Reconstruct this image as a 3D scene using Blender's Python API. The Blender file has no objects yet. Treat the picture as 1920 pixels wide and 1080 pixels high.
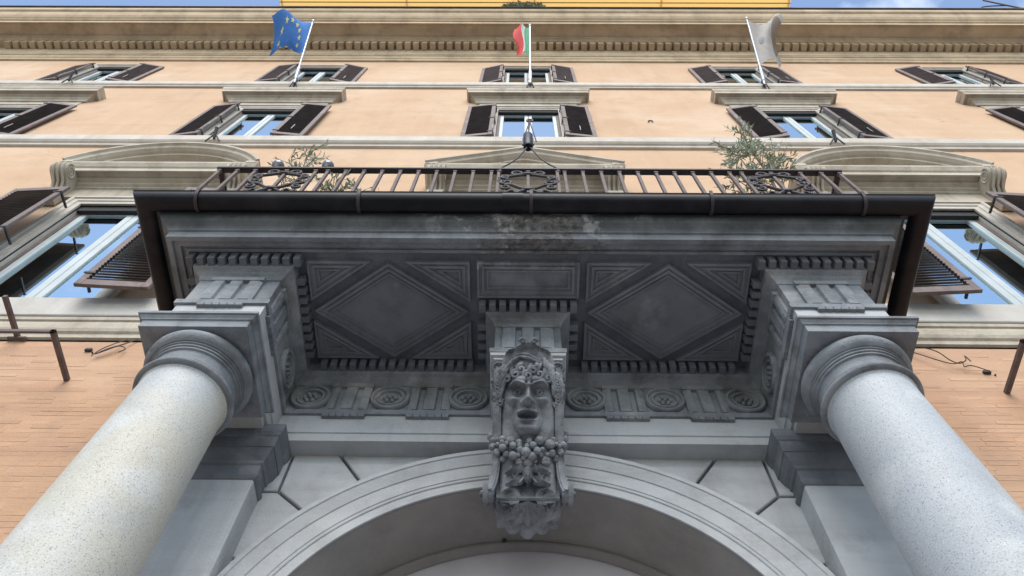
import bpy, bmesh, math, random
from mathutils import Vector, Matrix
import numpy as np
random.seed(7)
R = math.radians
scene = bpy.context.scene
# ------------------------------------------------------------------ camera
# x right along the facade, y into the building (street facade at y = 0), z up; the lens is at z = 0, the street 1.6 m below
cam_d = bpy.data.cameras.new('camera'); cam = bpy.data.objects.new('camera', cam_d); scene.collection.objects.link(cam)
cam_d.sensor_width = 36; cam_d.lens = 36*1480/1920; cam_d.clip_start = .05; cam_d.clip_end = 3000
Zc = Vector((23, 720, 1480)).normalized()                 # world up seen in camera axes (right, up, forward)
Xc = Vector((1, -.008, -.0142)); Xc = (Xc - Zc*Xc.dot(Zc)).normalized()
Yc = Zc.cross(Xc)
if Yc.z < 0: Yc = -Yc
right = Vector((Xc.x, Yc.x, Zc.x)); up = Vector((Xc.y, Yc.y, Zc.y)); fwd = Vector((Xc.z, Yc.z, Zc.z))
M4 = Matrix((right, up, -fwd)).transposed().to_4x4(); M4.translation = (-.055, -4.0, 0)
cam.matrix_world = M4
scene.camera = cam
# ------------------------------------------------------------------ world, sun, exposure
SUN_EL, SUN_ROT = 47, 183
w = bpy.data.worlds.new('World'); scene.world = w; w.use_nodes = True
nt = w.node_tree; nt.nodes.clear()
sky = nt.nodes.new('ShaderNodeTexSky'); sky.sky_type = 'NISHITA'; sky.sun_disc = False
sky.sun_elevation = R(SUN_EL); sky.sun_rotation = R(SUN_ROT); sky.air_density = 1.15; sky.dust_density = .8; sky.ozone_density = .35
bg = nt.nodes.new('ShaderNodeBackground'); bg.inputs[1].default_value = .12
out = nt.nodes.new('ShaderNodeOutputWorld')
tc = nt.nodes.new('ShaderNodeTexCoord')
cn = nt.nodes.new('ShaderNodeTexNoise'); cn.inputs['Scale'].default_value = 2.6; cn.inputs['Detail'].default_value = 7; cn.inputs['Roughness'].default_value = .55
cmap = nt.nodes.new('ShaderNodeMapping'); cmap.inputs['Location'].default_value = (3.1, 1.7, .4); nt.links.new(tc.outputs['Generated'], cmap.inputs['Vector']); nt.links.new(cmap.outputs[0], cn.inputs['Vector'])
cr = nt.nodes.new('ShaderNodeValToRGB'); cr.color_ramp.elements[0].position = .60; cr.color_ramp.elements[1].position = .76
cr.color_ramp.elements[0].color = (0, 0, 0, 1); cr.color_ramp.elements[1].color = (.85, .85, .85, 1)
nt.links.new(cn.outputs['Fac'], cr.inputs['Fac'])
mx = nt.nodes.new('ShaderNodeMix'); mx.data_type = 'RGBA'
nt.links.new(cr.outputs['Color'], mx.inputs[0]); nt.links.new(sky.outputs[0], mx.inputs[6]); mx.inputs[7].default_value = (7.5, 7.7, 8.0, 1)
nt.links.new(mx.outputs[2], bg.inputs[0]); nt.links.new(bg.outputs[0], out.inputs[0])
sd = bpy.data.lights.new('sun', 'SUN'); sd.energy = 1.4; sd.angle = R(44); sd.color = (1, .95, .88)
so = bpy.data.objects.new('sun', sd); scene.collection.objects.link(so)
sdir = Vector((math.sin(R(SUN_ROT))*math.cos(R(SUN_EL)), math.cos(R(SUN_ROT))*math.cos(R(SUN_EL)), math.sin(R(SUN_EL))))
so.rotation_euler = sdir.to_track_quat('Z', 'Y').to_euler()
scene.view_settings.view_transform = 'Standard'; scene.view_settings.look = 'None'
scene.view_settings.exposure = 1.15; scene.view_settings.gamma = 1
scene.render.engine = 'CYCLES'

# ------------------------------------------------------------------ helpers
COL = scene.collection.objects
def tag(o, label, cat, group=None, kind=None):
    if label: o['label'] = label
    if cat: o['category'] = cat
    if group: o['group'] = group
    if kind: o['kind'] = kind
    return o
def empty(name, label, cat, loc=(0, 0, 0), group=None):
    o = bpy.data.objects.new(name, None); COL.link(o); o.location = loc; o.empty_display_size = .2
    return tag(o, label, cat, group)
def link(name, me, parent=None, loc=None, rot=None):
    o = bpy.data.objects.new(name, me); COL.link(o)
    if parent is not None:
        o.parent = parent
        # children are given in world coordinates: cancel the parent's offset (parents are never rotated unless loc is local)
        if loc is None:
            pw = Vector((0, 0, 0)); p = parent
            while p is not None: pw += p.location; p = p.parent
            o.location = -pw
    if loc is not None: o.location = loc
    if rot is not None: o.rotation_euler = rot
    return o
def mesh(name, v, f, mat, smooth=False, angle=None):
    me = bpy.data.meshes.new(name); me.from_pydata([tuple(p) for p in v], [], f); me.validate()
    bm = bmesh.new(); bm.from_mesh(me); bmesh.ops.recalc_face_normals(bm, faces=bm.faces); bm.to_mesh(me); bm.free()
    me.materials.append(mat)
    if smooth:
        me.polygons.foreach_set('use_smooth', [True]*len(me.polygons))
        if angle is not None: me.set_sharp_from_angle(angle=R(angle))
    return me
class B:
    """collects geometry for one mesh"""
    def __init__(s): s.v = []; s.f = []
    def add(s, v, f):
        n = len(s.v); s.v += [tuple(p) for p in v]; s.f += [tuple(i+n for i in q) for q in f]; return s
    def box(s, x0, x1, y0, y1, z0, z1):
        return s.add([(x0,y0,z0),(x1,y0,z0),(x1,y1,z0),(x0,y1,z0),(x0,y0,z1),(x1,y0,z1),(x1,y1,z1),(x0,y1,z1)],
                     [(0,3,2,1),(4,5,6,7),(0,1,5,4),(1,2,6,5),(2,3,7,6),(3,0,4,7)])
    def cbox(s, x0, x1, y0, y1, z0, z1, c=.006):
        """box with its front (-y) and bottom edges chamfered"""
        bm = bmesh.new(); bmesh.ops.create_cube(bm, size=1)
        for q in bm.verts: q.co = ((x0+x1)/2+q.co.x*(x1-x0), (y0+y1)/2+q.co.y*(y1-y0), (z0+z1)/2+q.co.z*(z1-z0))
        bmesh.ops.bevel(bm, geom=bm.edges[:], offset=c, segments=1, affect='EDGES')
        bm.verts.index_update()
        s.add([q.co[:] for q in bm.verts], [[q.index for q in f.verts] for f in bm.faces]); bm.free(); return s
    def tube(s, pts, r, n=8, cap=True):
        pts = [Vector(p) for p in pts]; rr = r if isinstance(r, (list, tuple)) else [r]*len(pts)
        base = len(s.v); prev = None
        for i, p in enumerate(pts):
            t = (pts[min(i+1, len(pts)-1)] - pts[max(i-1, 0)]).normalized()
            if prev is None:
                a = Vector((0, 0, 1)) if abs(t.z) < .9 else Vector((1, 0, 0)); u = t.cross(a).normalized()
            else: u = (prev - t*prev.dot(t)).normalized()
            prev = u; v_ = t.cross(u)
            for k in range(n):
                an = 2*math.pi*k/n; s.v.append(tuple(p + (u*math.cos(an) + v_*math.sin(an))*rr[i]))
        for i in range(len(pts)-1):
            for k in range(n):
                a = base+i*n+k; b = base+i*n+(k+1) % n; s.f.append((a, b, b+n, a+n))
        if cap:
            s.f.append(tuple(base+k for k in range(n))[::-1]); s.f.append(tuple(base+(len(pts)-1)*n+k for k in range(n)))
        return s
    def lathe(s, prof, cx, cy, n=48):
        base = len(s.v)
        for (r, z) in prof:
            for k in range(n): s.v.append((cx+r*math.cos(2*math.pi*k/n), cy+r*math.sin(2*math.pi*k/n), z))
        for i in range(len(prof)-1):
            for k in range(n):
                a = base+i*n+k; b = base+i*n+(k+1) % n; s.f.append((a, b, b+n, a+n))
        s.f.append(tuple(base+k for k in range(n))); s.f.append(tuple(base+(len(prof)-1)*n+k for k in range(n)))
        return s
    def sweep(s, path, prof, closed=False, mp=None, caps=True, close_prof=False):
        """profile (d, c) swept along a 2-D path with mitres; d is measured to the right of the path"""
        n = len(path); m = len(prof); base = len(s.v)
        P_ = [Vector(p) for p in path]
        for i in range(n):
            def nrm(a, b):
                d = (b-a).normalized(); return Vector((d.y, -d.x))
            if closed or 0 < i < n-1:
                n1 = nrm(P_[i-1], P_[i]); n2 = nrm(P_[i], P_[(i+1) % n])
                mt = (n1+n2); mt = mt/max(.05, (mt.dot(mt)/2))
            elif i == 0: mt = nrm(P_[0], P_[1])
            else: mt = nrm(P_[-2], P_[-1])
            for (d, c) in prof:
                q = P_[i]+mt*d; t = (q.x, q.y, c); s.v.append(mp(*t) if mp else t)
        for i in range(n if closed else n-1):
            j = (i+1) % n
            for k in range(m if close_prof else m-1):
                l = (k+1) % m
                s.f.append((base+i*m+k, base+i*m+l, base+j*m+l, base+j*m+k))
        if caps and not closed:
            s.f.append(tuple(base+k for k in range(m))); s.f.append(tuple(base+(n-1)*m+k for k in range(m))[::-1])
        return s
    def prism(s, poly, c0, c1, mp):
        n = len(poly); base = len(s.v)
        for c in (c0, c1):
            for (a, b) in poly: s.v.append(mp(a, b, c))
        s.f.append(tuple(base+i for i in range(n))[::-1]); s.f.append(tuple(base+n+i for i in range(n)))
        for i in range(n): s.f.append((base+i, base+(i+1) % n, base+n+(i+1) % n, base+n+i))
        return s
    def bevel_prism(s, poly, c0, c1, ch, mp):
        """prism whose c1 face is chamfered by ch (poly is convex)"""
        n = len(poly); cx = sum(p[0] for p in poly)/n; cy = sum(p[1] for p in poly)/n
        P_ = [Vector(p) for p in poly]; ar = sum(P_[i].x*P_[(i+1)%n].y-P_[(i+1)%n].x*P_[i].y for i in range(n))
        sg = 1 if ar > 0 else -1; inn = []
        for i in range(n):
            d1 = (P_[i]-P_[i-1]).normalized(); d2 = (P_[(i+1)%n]-P_[i]).normalized()
            n1 = Vector((-d1.y, d1.x))*sg; n2 = Vector((-d2.y, d2.x))*sg; mt = n1+n2; mt = mt/max(.2, mt.dot(mt)/2)
            inn.append(P_[i]+mt*ch)
        base = len(s.v); dr = 1 if c1 > c0 else -1
        for a in P_: s.v.append(mp(a.x, a.y, c0))
        for a in P_: s.v.append(mp(a.x, a.y, c1-dr*ch))
        for a in inn: s.v.append(mp(a.x, a.y, c1))
        s.f.append(tuple(base+i for i in range(n))); s.f.append(tuple(base+2*n+i for i in range(n)))
        for r_ in (0, 1):
            for i in range(n): s.f.append((base+r_*n+i, base+r_*n+(i+1)%n, base+(r_+1)*n+(i+1)%n, base+(r_+1)*n+i))
        return s
    def sphere(s, c, r, seg=10, rings=7, fn=None):
        base = len(s.v); rx, ry, rz = r if isinstance(r, (tuple, list)) else (r, r, r)
        for i in range(1, rings):
            th = math.pi*i/rings
            for k in range(seg):
                ph = 2*math.pi*k/seg; q = fn(th, ph) if fn else 1
                s.v.append((c[0]+rx*q*math.sin(th)*math.cos(ph), c[1]+ry*q*math.sin(th)*math.sin(ph), c[2]+rz*q*math.cos(th)))
        t = len(s.v); q0 = fn(0, 0) if fn else 1; q1 = fn(math.pi, 0) if fn else 1
        s.v.append((c[0], c[1], c[2]+rz*q0)); s.v.append((c[0], c[1], c[2]-rz*q1))
        for i in range(rings-2):
            for k in range(seg):
                a = base+i*seg+k; b = base+i*seg+(k+1) % seg; s.f.append((a, b, b+seg, a+seg))
        for k in range(seg):
            s.f.append((t, base+(k+1) % seg, base+k)); s.f.append((t+1, base+(rings-2)*seg+k, base+(rings-2)*seg+(k+1) % seg))
        return s
    def mesh(s, name, mat, smooth=False, angle=35): return mesh(name, s.v, s.f, mat, smooth, angle if smooth else None)
    def obj(s, name, mat, parent=None, smooth=False, angle=35): return link(name, s.mesh(name, mat, smooth, angle), parent)
ELEV = lambda a, b, c: (a, -c, b)              # facade elevation: (x, z, projection)
SIDE = lambda a, b, c: (c, a, b)               # side elevation: (y, z, x)

# ------------------------------------------------------------------ materials
def mat(name, c1, c2=None, rough=.75, scale=2.0, detail=8, fine=None, bump=.0, bscale=60, streak=None, patch=None, metal=0, spec=.5, lo=.35, hi=.68, grime=None, hstreak=None, crack=None, island=0):
    m = bpy.data.materials.new(name); m.use_nodes = True; N = m.node_tree.nodes; L = m.node_tree.links
    p = N['Principled BSDF']; p.inputs['Roughness'].default_value = rough; p.inputs['Metallic'].default_value = metal
    p.inputs['Specular IOR Level'].default_value = spec
    if c2 is None:
        p.inputs['Base Color'].default_value = (*c1, 1)
    geo = N.new('ShaderNodeNewGeometry'); pos = geo.outputs['Position']
    def noise(sc, dt, vec=None, rg=.6):
        n = N.new('ShaderNodeTexNoise'); n.inputs['Scale'].default_value = sc; n.inputs['Detail'].default_value = dt; n.inputs['Roughness'].default_value = rg
        L.new(vec or pos, n.inputs['Vector']); return n.outputs['Fac']
    def ramp(fac, a, b):
        r = N.new('ShaderNodeMapRange'); r.inputs[1].default_value = a; r.inputs[2].default_value = b; L.new(fac, r.inputs[0]); return r.outputs[0]
    def mixc(fac, a, b, mode='MIX'):
        x = N.new('ShaderNodeMix'); x.data_type = 'RGBA'; x.blend_type = mode
        if isinstance(fac, (int, float)): x.inputs[0].default_value = fac
        else: L.new(fac, x.inputs[0])
        for k, q in ((6, a), (7, b)):
            if isinstance(q, tuple): x.inputs[k].default_value = (*q, 1) if len(q) == 3 else q
            else: L.new(q, x.inputs[k])
        return x.outputs[2]
    def mul(a, b):
        x = N.new('ShaderNodeMath'); x.operation = 'MULTIPLY'; L.new(a, x.inputs[0])
        if isinstance(b, (int, float)): x.inputs[1].default_value = b
        else: L.new(b, x.inputs[1])
        return x.outputs[0]
    def stretch(sx, sy, sz):
        q = N.new('ShaderNodeMapping'); q.vector_type = 'POINT'; q.inputs['Scale'].default_value = (sx, sy, sz); L.new(pos, q.inputs['Vector']); return q.outputs[0]
    col = None
    if c2 is not None:
        col = mixc(ramp(noise(scale, detail), lo, hi), c1, c2)
        if streak:      # dark vertical runs: (colour, amount, frequency)
            sc, amt, fr = streak
            col = mixc(mul(ramp(noise(1, 5, stretch(fr, fr, fr*.09)), .5, .75), amt), col, sc)
        if grime:       # dark blotches: (colour, amount, scale)
            sc, amt, gs = grime
            col = mixc(mul(ramp(noise(gs, 10, None, .7), .52, .7), amt), col, sc)
        if patch:
            for (sc, amt, gs, a, b) in patch: col = mixc(mul(ramp(noise(gs, 6), a, b), amt), col, sc)
        if hstreak:     # faint level trowel and dirt bands: (colour, amount, frequency)
            sc, amt, fr = hstreak
            col = mixc(mul(ramp(noise(1, 6, stretch(fr*.06, fr*.3, fr)), .48, .72), amt), col, sc)
        if crack:       # thin wandering cracks: (colour, amount, scale, share of cells)
            sc, amt, cs, sh = crack
            wv = N.new('ShaderNodeVectorMath'); wv.operation = 'ADD'; nz = N.new('ShaderNodeTexNoise'); nz.inputs['Scale'].default_value = cs*2.2; nz.inputs['Detail'].default_value = 5; L.new(pos, nz.inputs['Vector'])
            sc_ = N.new('ShaderNodeVectorMath'); sc_.operation = 'SCALE'; sc_.inputs['Scale'].default_value = .55/cs; L.new(nz.outputs['Color'], sc_.inputs[0]); L.new(pos, wv.inputs[0]); L.new(sc_.outputs[0], wv.inputs[1])
            vo = N.new('ShaderNodeTexVoronoi'); vo.feature = 'DISTANCE_TO_EDGE'; vo.inputs['Scale'].default_value = cs; L.new(wv.outputs[0], vo.inputs['Vector'])
            col = mixc(mul(mul(ramp(vo.outputs['Distance'], .010*cs, .002*cs), ramp(noise(cs*.8, 3), 1-sh-.04, 1-sh+.04)), amt), col, sc)
        if island:      # piece-to-piece variation
            hs = N.new('ShaderNodeHueSaturation'); vr = N.new('ShaderNodeMapRange'); L.new(geo.outputs['Random Per Island'], vr.inputs[0]); vr.inputs[3].default_value = 1-island; vr.inputs[4].default_value = 1+island
            L.new(vr.outputs[0], hs.inputs['Value']); L.new(col, hs.inputs['Color']); col = hs.outputs[0]
        if fine:        # speckle: (colour, amount, scale)
            for (sc, amt, fs, a, b) in fine:
                col = mixc(mul(ramp(noise(fs, 2), a, b), amt), col, sc)
        L.new(col, p.inputs['Base Color'])
    if bump:
        bm_ = N.new('ShaderNodeBump'); bm_.inputs['Strength'].default_value = bump; bm_.inputs['Distance'].default_value = .02
        L.new(noise(bscale, 6), bm_.inputs['Height']); L.new(bm_.outputs[0], p.inputs['Normal'])
    m['h'] = 1
    return m
STUCCO = mat('orange_stucco', (.515, .335, .205), (.56, .388, .245), .9, .55, 10, bump=.25, bscale=22, streak=((.42, .28, .185), .55, 1.9),
             grime=((.38, .24, .15), .5, 1.1), patch=[((.60, .455, .32), .7, .35, .48, .64), ((.45, .29, .17), .6, .8, .55, .67)], hstreak=((.45, .29, .17), .35, 3.0), crack=((.30, .19, .12), .5, .55, .42))
BRICKP = mat('painted_brick', (.47, .275, .165), (.52, .33, .20), .9, .8, 9, bump=.35, bscale=45, streak=((.36, .21, .14), .5, 2.2),
             grime=((.30, .20, .15), .5, 2.4), patch=[((.58, .38, .245), .7, .6, .48, .66), ((.36, .24, .17), .5, 1.1, .58, .72)], hstreak=((.33, .195, .125), .5, 5), island=.10)
JOINTP = mat('dirty_joint', (.22, .11, .07), (.45, .24, .15), .95, 2.2, 8, lo=.42, hi=.62)
TRAV = mat('travertine', (.50, .45, .355), (.375, .32, .245), .8, 1.6, 9, bump=.3, bscale=30, streak=((.22, .18, .135), .6, 3.5), grime=((.24, .19, .14), .55, 3.0))
TRAVD = mat('ochre_cornice', (.55, .43, .28), (.42, .32, .20), .85, 1.2, 9, hstreak=((.26, .19, .12), .5, 6), bump=.3, bscale=20, streak=((.2, .15, .1), .5, 2.0), grime=((.22, .155, .1), .5, 2.0))
TRAVL = mat('pale_travertine', (.56, .52, .45), (.45, .41, .345), .8, 1.6, 9, bump=.25, bscale=30, hstreak=((.34, .29, .22), .5, 6), streak=((.33, .28, .22), .45, 4), grime=((.35, .29, .23), .4, 2.5))
SILLB = mat('sill_band_stone', (.50, .48, .44), (.42, .395, .35), .8, 1.8, 9, bump=.25, bscale=30, streak=((.33, .29, .24), .5, 3), grime=((.33, .29, .24), .35, 2.5))
STONE = mat('grey_stone', (.258, .278, .295), (.168, .183, .198), .85, 1.7, 10, bump=.45, bscale=40, streak=((.085, .088, .09), .8, 3.5), grime=((.07, .07, .07), .75, 2.6), hstreak=((.11, .112, .115), .55, 9), patch=[((.40, .395, .38), .55, 1.9, .56, .68)], crack=((.05, .05, .05), .7, 1.3, .35))
STONEL = mat('pale_grey_stone', (.465, .48, .485), (.37, .383, .39), .82, 1.2, 10, bump=.3, bscale=45, streak=((.20, .20, .20), .55, 2.6), grime=((.17, .165, .155), .45, 1.8), hstreak=((.27, .265, .255), .4, 5), patch=[((.42, .41, .385), .45, 1.0, .54, .68)], crack=((.14, .14, .14), .45, 1.1, .35))
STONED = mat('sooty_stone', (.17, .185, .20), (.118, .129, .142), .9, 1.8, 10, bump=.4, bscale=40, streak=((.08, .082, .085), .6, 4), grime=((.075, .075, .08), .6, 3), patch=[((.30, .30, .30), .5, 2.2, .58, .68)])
SOFM = mat('shaded_soffit_stone', (.14, .153, .168), (.10, .11, .122), .9, 1.8, 10, bump=.4, bscale=40, streak=((.05, .052, .056), .5, 4), grime=((.045, .046, .05), .5, 3), patch=[((.20, .205, .21), .5, 2.4, .58, .68)])  # gap shade round panels and dentils put into the base colour
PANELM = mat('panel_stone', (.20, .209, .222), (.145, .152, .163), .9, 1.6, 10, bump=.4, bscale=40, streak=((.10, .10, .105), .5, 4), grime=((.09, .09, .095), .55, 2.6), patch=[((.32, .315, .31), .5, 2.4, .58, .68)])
CARVE = mat('carved_stone', (.275, .29, .305), (.135, .146, .158), .8, 3.5, 10, bump=.5, bscale=70, grime=((.045, .048, .052), .85, 4.5), streak=((.07, .074, .08), .7, 7), lo=.42, hi=.6)
def granite(name, pc, pa, a, b_): return mat(name, (.42, .447, .465), (.34, .363, .38), .6, 1.1, 8, bump=.08, bscale=140,
           patch=[(pc, pa, .75, a, b_), ((.57, .58, .57), .6, 2.3, .52, .66), ((.30, .30, .295), .5, 1.5, .56, .74)],
           fine=[((.18, .18, .175), .75, 105, .575, .65), ((.09, .09, .09), .6, 95, .645, .69), ((.66, .66, .64), .4, 100, .58, .66), ((.28, .27, .25), .5, 210, .55, .64)])
GRANL = granite('yellowed_granite', (.50, .465, .36), .8, .42, .60)
GRAN = granite('granite', (.50, .485, .42), .6, .52, .70)
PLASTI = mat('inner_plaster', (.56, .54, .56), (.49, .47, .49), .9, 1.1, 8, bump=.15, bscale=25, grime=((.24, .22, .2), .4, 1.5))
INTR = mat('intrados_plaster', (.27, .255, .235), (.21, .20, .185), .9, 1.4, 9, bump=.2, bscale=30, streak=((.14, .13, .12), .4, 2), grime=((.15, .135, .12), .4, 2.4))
WOODS = mat('weathered_shutter', (.185, .138, .122), (.115, .085, .078), .7, 3, 8, bump=.3, bscale=60, streak=((.08, .05, .045), .5, 8), patch=[((.30, .215, .19), .5, 4, .55, .7)])
SLATM = mat('dark_slat', (.085, .068, .067), (.05, .04, .041), .7, 5, 6)
SLATG = mat('faded_slat', (.20, .165, .16), (.15, .12, .118), .7, 5, 6)
WHITEW = mat('white_window_paint', (.46, .51, .51), (.38, .43, .43), .5, 3, 5)
DARKI = mat('dark_room_and_lintel_shade', (.02, .02, .02), (.03, .03, .03), .9)
RODM = mat('worn_rod', (.34, .31, .29), (.26, .235, .22), .6, 5, 4)
IRON = mat('dark_iron', (.030, .026, .028), (.05, .038, .038), .6, 6, 6, bump=.2, bscale=90, spec=.4)
RUST = mat('rusty_iron', (.16, .115, .10), (.10, .072, .068), .75, 8, 8, bump=.3, bscale=90, grime=((.05, .035, .035), .5, 9))
GUTT = mat('gutter_paint', (.0055, .0058, .009), (.011, .0105, .014), .42, 2.5, 8, streak=((.045, .045, .048), .45, 2.2), grime=((.024, .022, .023), .5, 3.5), spec=.2)
ALU = mat('aluminium', (.62, .64, .66), (.55, .57, .6), .35, 4, 4, metal=.6)
YELL = mat('yellow_attic_paint', (.80, .47, .13), (.72, .40, .10), .8, 1.5, 6, streak=((.6, .33, .09), .4, 2))
AWNB = mat('awning_frame', (.62, .42, .16), (.52, .34, .12), .5, 4, 4)
AWN = bpy.data.materials.new('awning_cloth'); AWN.use_nodes = True
_n = AWN.node_tree.nodes; _l = AWN.node_tree.links; _t = _n.new('ShaderNodeBsdfTranslucent'); _t.inputs[0].default_value = (.95, .62, .20, 1)
_p = _n['Principled BSDF']; _p.inputs['Base Color'].default_value = (.80, .50, .15, 1); _p.inputs['Roughness'].default_value = .9
_m = _n.new('ShaderNodeMixShader'); _m.inputs[0].default_value = .6; _l.new(_p.outputs[0], _m.inputs[1]); _l.new(_t.outputs[0], _m.inputs[2]); _l.new(_m.outputs[0], _n['Material Output'].inputs[0])
LEAF = mat('olive_leaf', (.20, .24, .14), (.45, .48, .36), .5, 12, 3)
BARK = mat('bark', (.16, .13, .10), (.10, .08, .06), .9, 20, 5)
TERRA = mat('terracotta', (.42, .20, .11), (.35, .16, .09), .85, 6, 6)
PAVE = mat('paving', (.27, .265, .26), (.21, .205, .20), .85, .6, 8)
ROOFM = mat('roof_edge', (.05, .05, .06), (.08, .075, .08), .6, 3, 5)
BULB = mat('grey_glass_globe', (.05, .07, .075), (.08, .10, .10), .15, 4, 3, spec=.8)
def glassmat(name, base):
    m = bpy.data.materials.new(name); m.use_nodes = True; p = m.node_tree.nodes['Principled BSDF']
    p.inputs['Base Color'].default_value = (*base, 1); p.inputs['Roughness'].default_value = .015; p.inputs['Metallic'].default_value = 1.0
    N = m.node_tree.nodes; L = m.node_tree.links; n = N.new('ShaderNodeTexNoise'); n.inputs['Scale'].default_value = .9
    g = N.new('ShaderNodeNewGeometry'); L.new(g.outputs['Position'], n.inputs['Vector'])
    b = N.new('ShaderNodeBump'); b.inputs['Strength'].default_value = .03; b.inputs['Distance'].default_value = .02; L.new(n.outputs['Fac'], b.inputs['Height']); L.new(b.outputs[0], p.inputs['Normal'])
    return m
GLASS = glassmat('window_glass', (.52, .66, .72))
def cloth(name, c): 
    m = mat(name, c, tuple(q*.85 for q in c), .8, 6, 4)
    return m
EUB = cloth('blue_cloth', (.06, .21, .58)); STARY = cloth('star_yellow', (.75, .72, .30))
ITG = cloth('green_cloth', (.10, .36, .18)); ITW = cloth('white_cloth', (.72, .72, .70)); ITR = cloth('red_cloth', (.72, .10, .09))
GRYF = cloth('grey_cloth', (.48, .45, .41)); GRYD = cloth('dark_grey_cloth', (.26, .205, .16)); EMB = cloth('emblem_grey', (.33, .33, .35))

# stained cornice stone: soot under the gutter, a patch of fallen render in the middle
def stained():
    m = mat('stained_cornice_stone', (.225, .24, .252), (.155, .166, .175), .85, 2.2, 10, bump=.35, bscale=40, streak=((.08, .08, .08), .8, 3), grime=((.07, .07, .07), .6, 3.4))
    N = m.node_tree.nodes; L = m.node_tree.links; p = N['Principled BSDF']
    old = p.inputs['Base Color'].links[0].from_socket
    g = N.new('ShaderNodeNewGeometry'); sp = N.new('ShaderNodeSeparateXYZ'); L.new(g.outputs['Position'], sp.inputs[0])
    def noise(sc, dt=9, rg=.65):
        n = N.new('ShaderNodeTexNoise'); n.inputs['Scale'].default_value = sc; n.inputs['Detail'].default_value = dt; n.inputs['Roughness'].default_value = rg; L.new(g.outputs['Position'], n.inputs['Vector']); return n.outputs['Fac']
    def math_(op, a, b=None):
        x = N.new('ShaderNodeMath'); x.operation = op
        for k, q in ((0, a), (1, b)):
            if q is None: continue
            if isinstance(q, (int, float)): x.inputs[k].default_value = q
            else: L.new(q, x.inputs[k])
        return x.outputs[0]
    def rng(f, a, b):
        r = N.new('ShaderNodeMapRange'); r.inputs[1].default_value = a; r.inputs[2].default_value = b; L.new(f, r.inputs[0]); return r.outputs[0]
    def mixc(fac, a, c):
        x = N.new('ShaderNodeMix'); x.data_type = 'RGBA'; L.new(fac, x.inputs[0]); L.new(a, x.inputs[6])
        if isinstance(c, tuple): x.inputs[7].default_value = (*c, 1)
        else: L.new(c, x.inputs[7])
        return x.outputs[2]
    # mould: strongest high on the cyma, ragged lower edge
    h = math_('ADD', sp.outputs['Z'], math_('MULTIPLY', noise(3.2), .22))
    c = mixc(math_('MULTIPLY', rng(h, 6.17, 6.31), .92), old, (.03, .038, .036))
    # bare render in the middle, ragged outline
    ax = math_('ABSOLUTE', math_('ADD', sp.outputs['X'], -.05))
    e = math_('ADD', math_('ADD', ax, math_('MULTIPLY', noise(2.1, 12, .75), -1.5)), math_('MULTIPLY', noise(9, 8, .7), .5))
    yy = math_('ADD', sp.outputs['Y'], math_('MULTIPLY', noise(7, 8), .35))
    k = math_('MULTIPLY', math_('MULTIPLY', rng(e, -.02, -.16), .85), rng(yy, -1.04, -1.24))
    spk = N.new('ShaderNodeMix'); spk.data_type = 'RGBA'; L.new(rng(noise(16, 10, .75), .4, .6), spk.inputs[0]); spk.inputs[6].default_value = (.05, .047, .045, 1); spk.inputs[7].default_value = (.20, .185, .172, 1)
    c = mixc(k, c, spk.outputs[2])
    # pale salt bloom patches
    bl = math_('MULTIPLY', rng(noise(3.1, 10, .7), .53, .58), rng(yy, -1.00, -1.12))
    c = mixc(math_('MULTIPLY', bl, rng(ax, 1.1, .45)), c, (.31, .315, .315))
    L.new(c, p.inputs['Base Color'])
    return m
STAIN = stained()

# ================================================================== SETTING
g = B(); g.add([(-600, -600, -1.6), (600, -600, -1.6), (600, 600, -1.6), (-600, 600, -1.6)], [(0, 1, 2, 3)])
gr = g.obj('street', PAVE); gr['kind'] = 'structure'

# ================================================================== PALAZZO
pal = empty('palazzo', 'orange stuccoed palazzo with shuttered windows and a big ochre cornice', 'building', (0, 0, -1.6))
XU = [.06+5.50*k for k in (-2, -1, 0, 1, 2)]              # upper window axes
XP = [-.02+5.68*k for k in (-2, -1, 0, 1, 2)]             # first floor window axes
W1H, W1Z = .85, (7.62, 10.9); W2H, W2Z = .64, (14.37, 16.93); W3H, W3Z = .60, (19.45, 21.68)
EXT = 20
def wall_band(b, z0, z1, holes, y=0):
    xs = -EXT
    for (a, c, d, e) in sorted(holes):     # x0,x1,z0,z1
        b.add([(xs, y, z0), (a, y, z0), (a, y, z1), (xs, y, z1)], [(0, 1, 2, 3)])
        if d > z0: b.add([(a, y, z0), (c, y, z0), (c, y, d), (a, y, d)], [(0, 1, 2, 3)])
        if e < z1: b.add([(a, y, e), (c, y, e), (c, y, z1), (a, y, z1)], [(0, 1, 2, 3)])
        xs = c
    b.add([(xs, y, z0), (EXT, y, z0), (EXT, y, z1), (xs, y, z1)], [(0, 1, 2, 3)])
b = B()
wall_band(b, 6.9, 14.0, [(x-W1H, x+W1H, *W1Z) for x in XP])
wall_band(b, 14.0, 19.2, [(x-W2H, x+W2H, *W2Z) for x in XU])
wall_band(b, 19.2, 23.0, [(x-W3H, x+W3H, *W3Z) for x in XU])
b.obj('wall', STUCCO, pal)
b = B(); b.box(-EXT, EXT, .55, 14, -1.6, 24.6)
b.obj('building_core', DARKI, pal)
# ground floor: joint-coloured bed; bricks stand on it
b = B()
for s in (-1, 1):
    x0, x1 = (-EXT, -2.62) if s < 0 else (2.62, EXT)
    b.add([(x0, .0, -1.6), (x1, .0, -1.6), (x1, .0, 6.98), (x0, .0, 6.98)], [(0, 1, 2, 3)])
lower = b.obj('lower_wall', BRICKP, pal)
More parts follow.
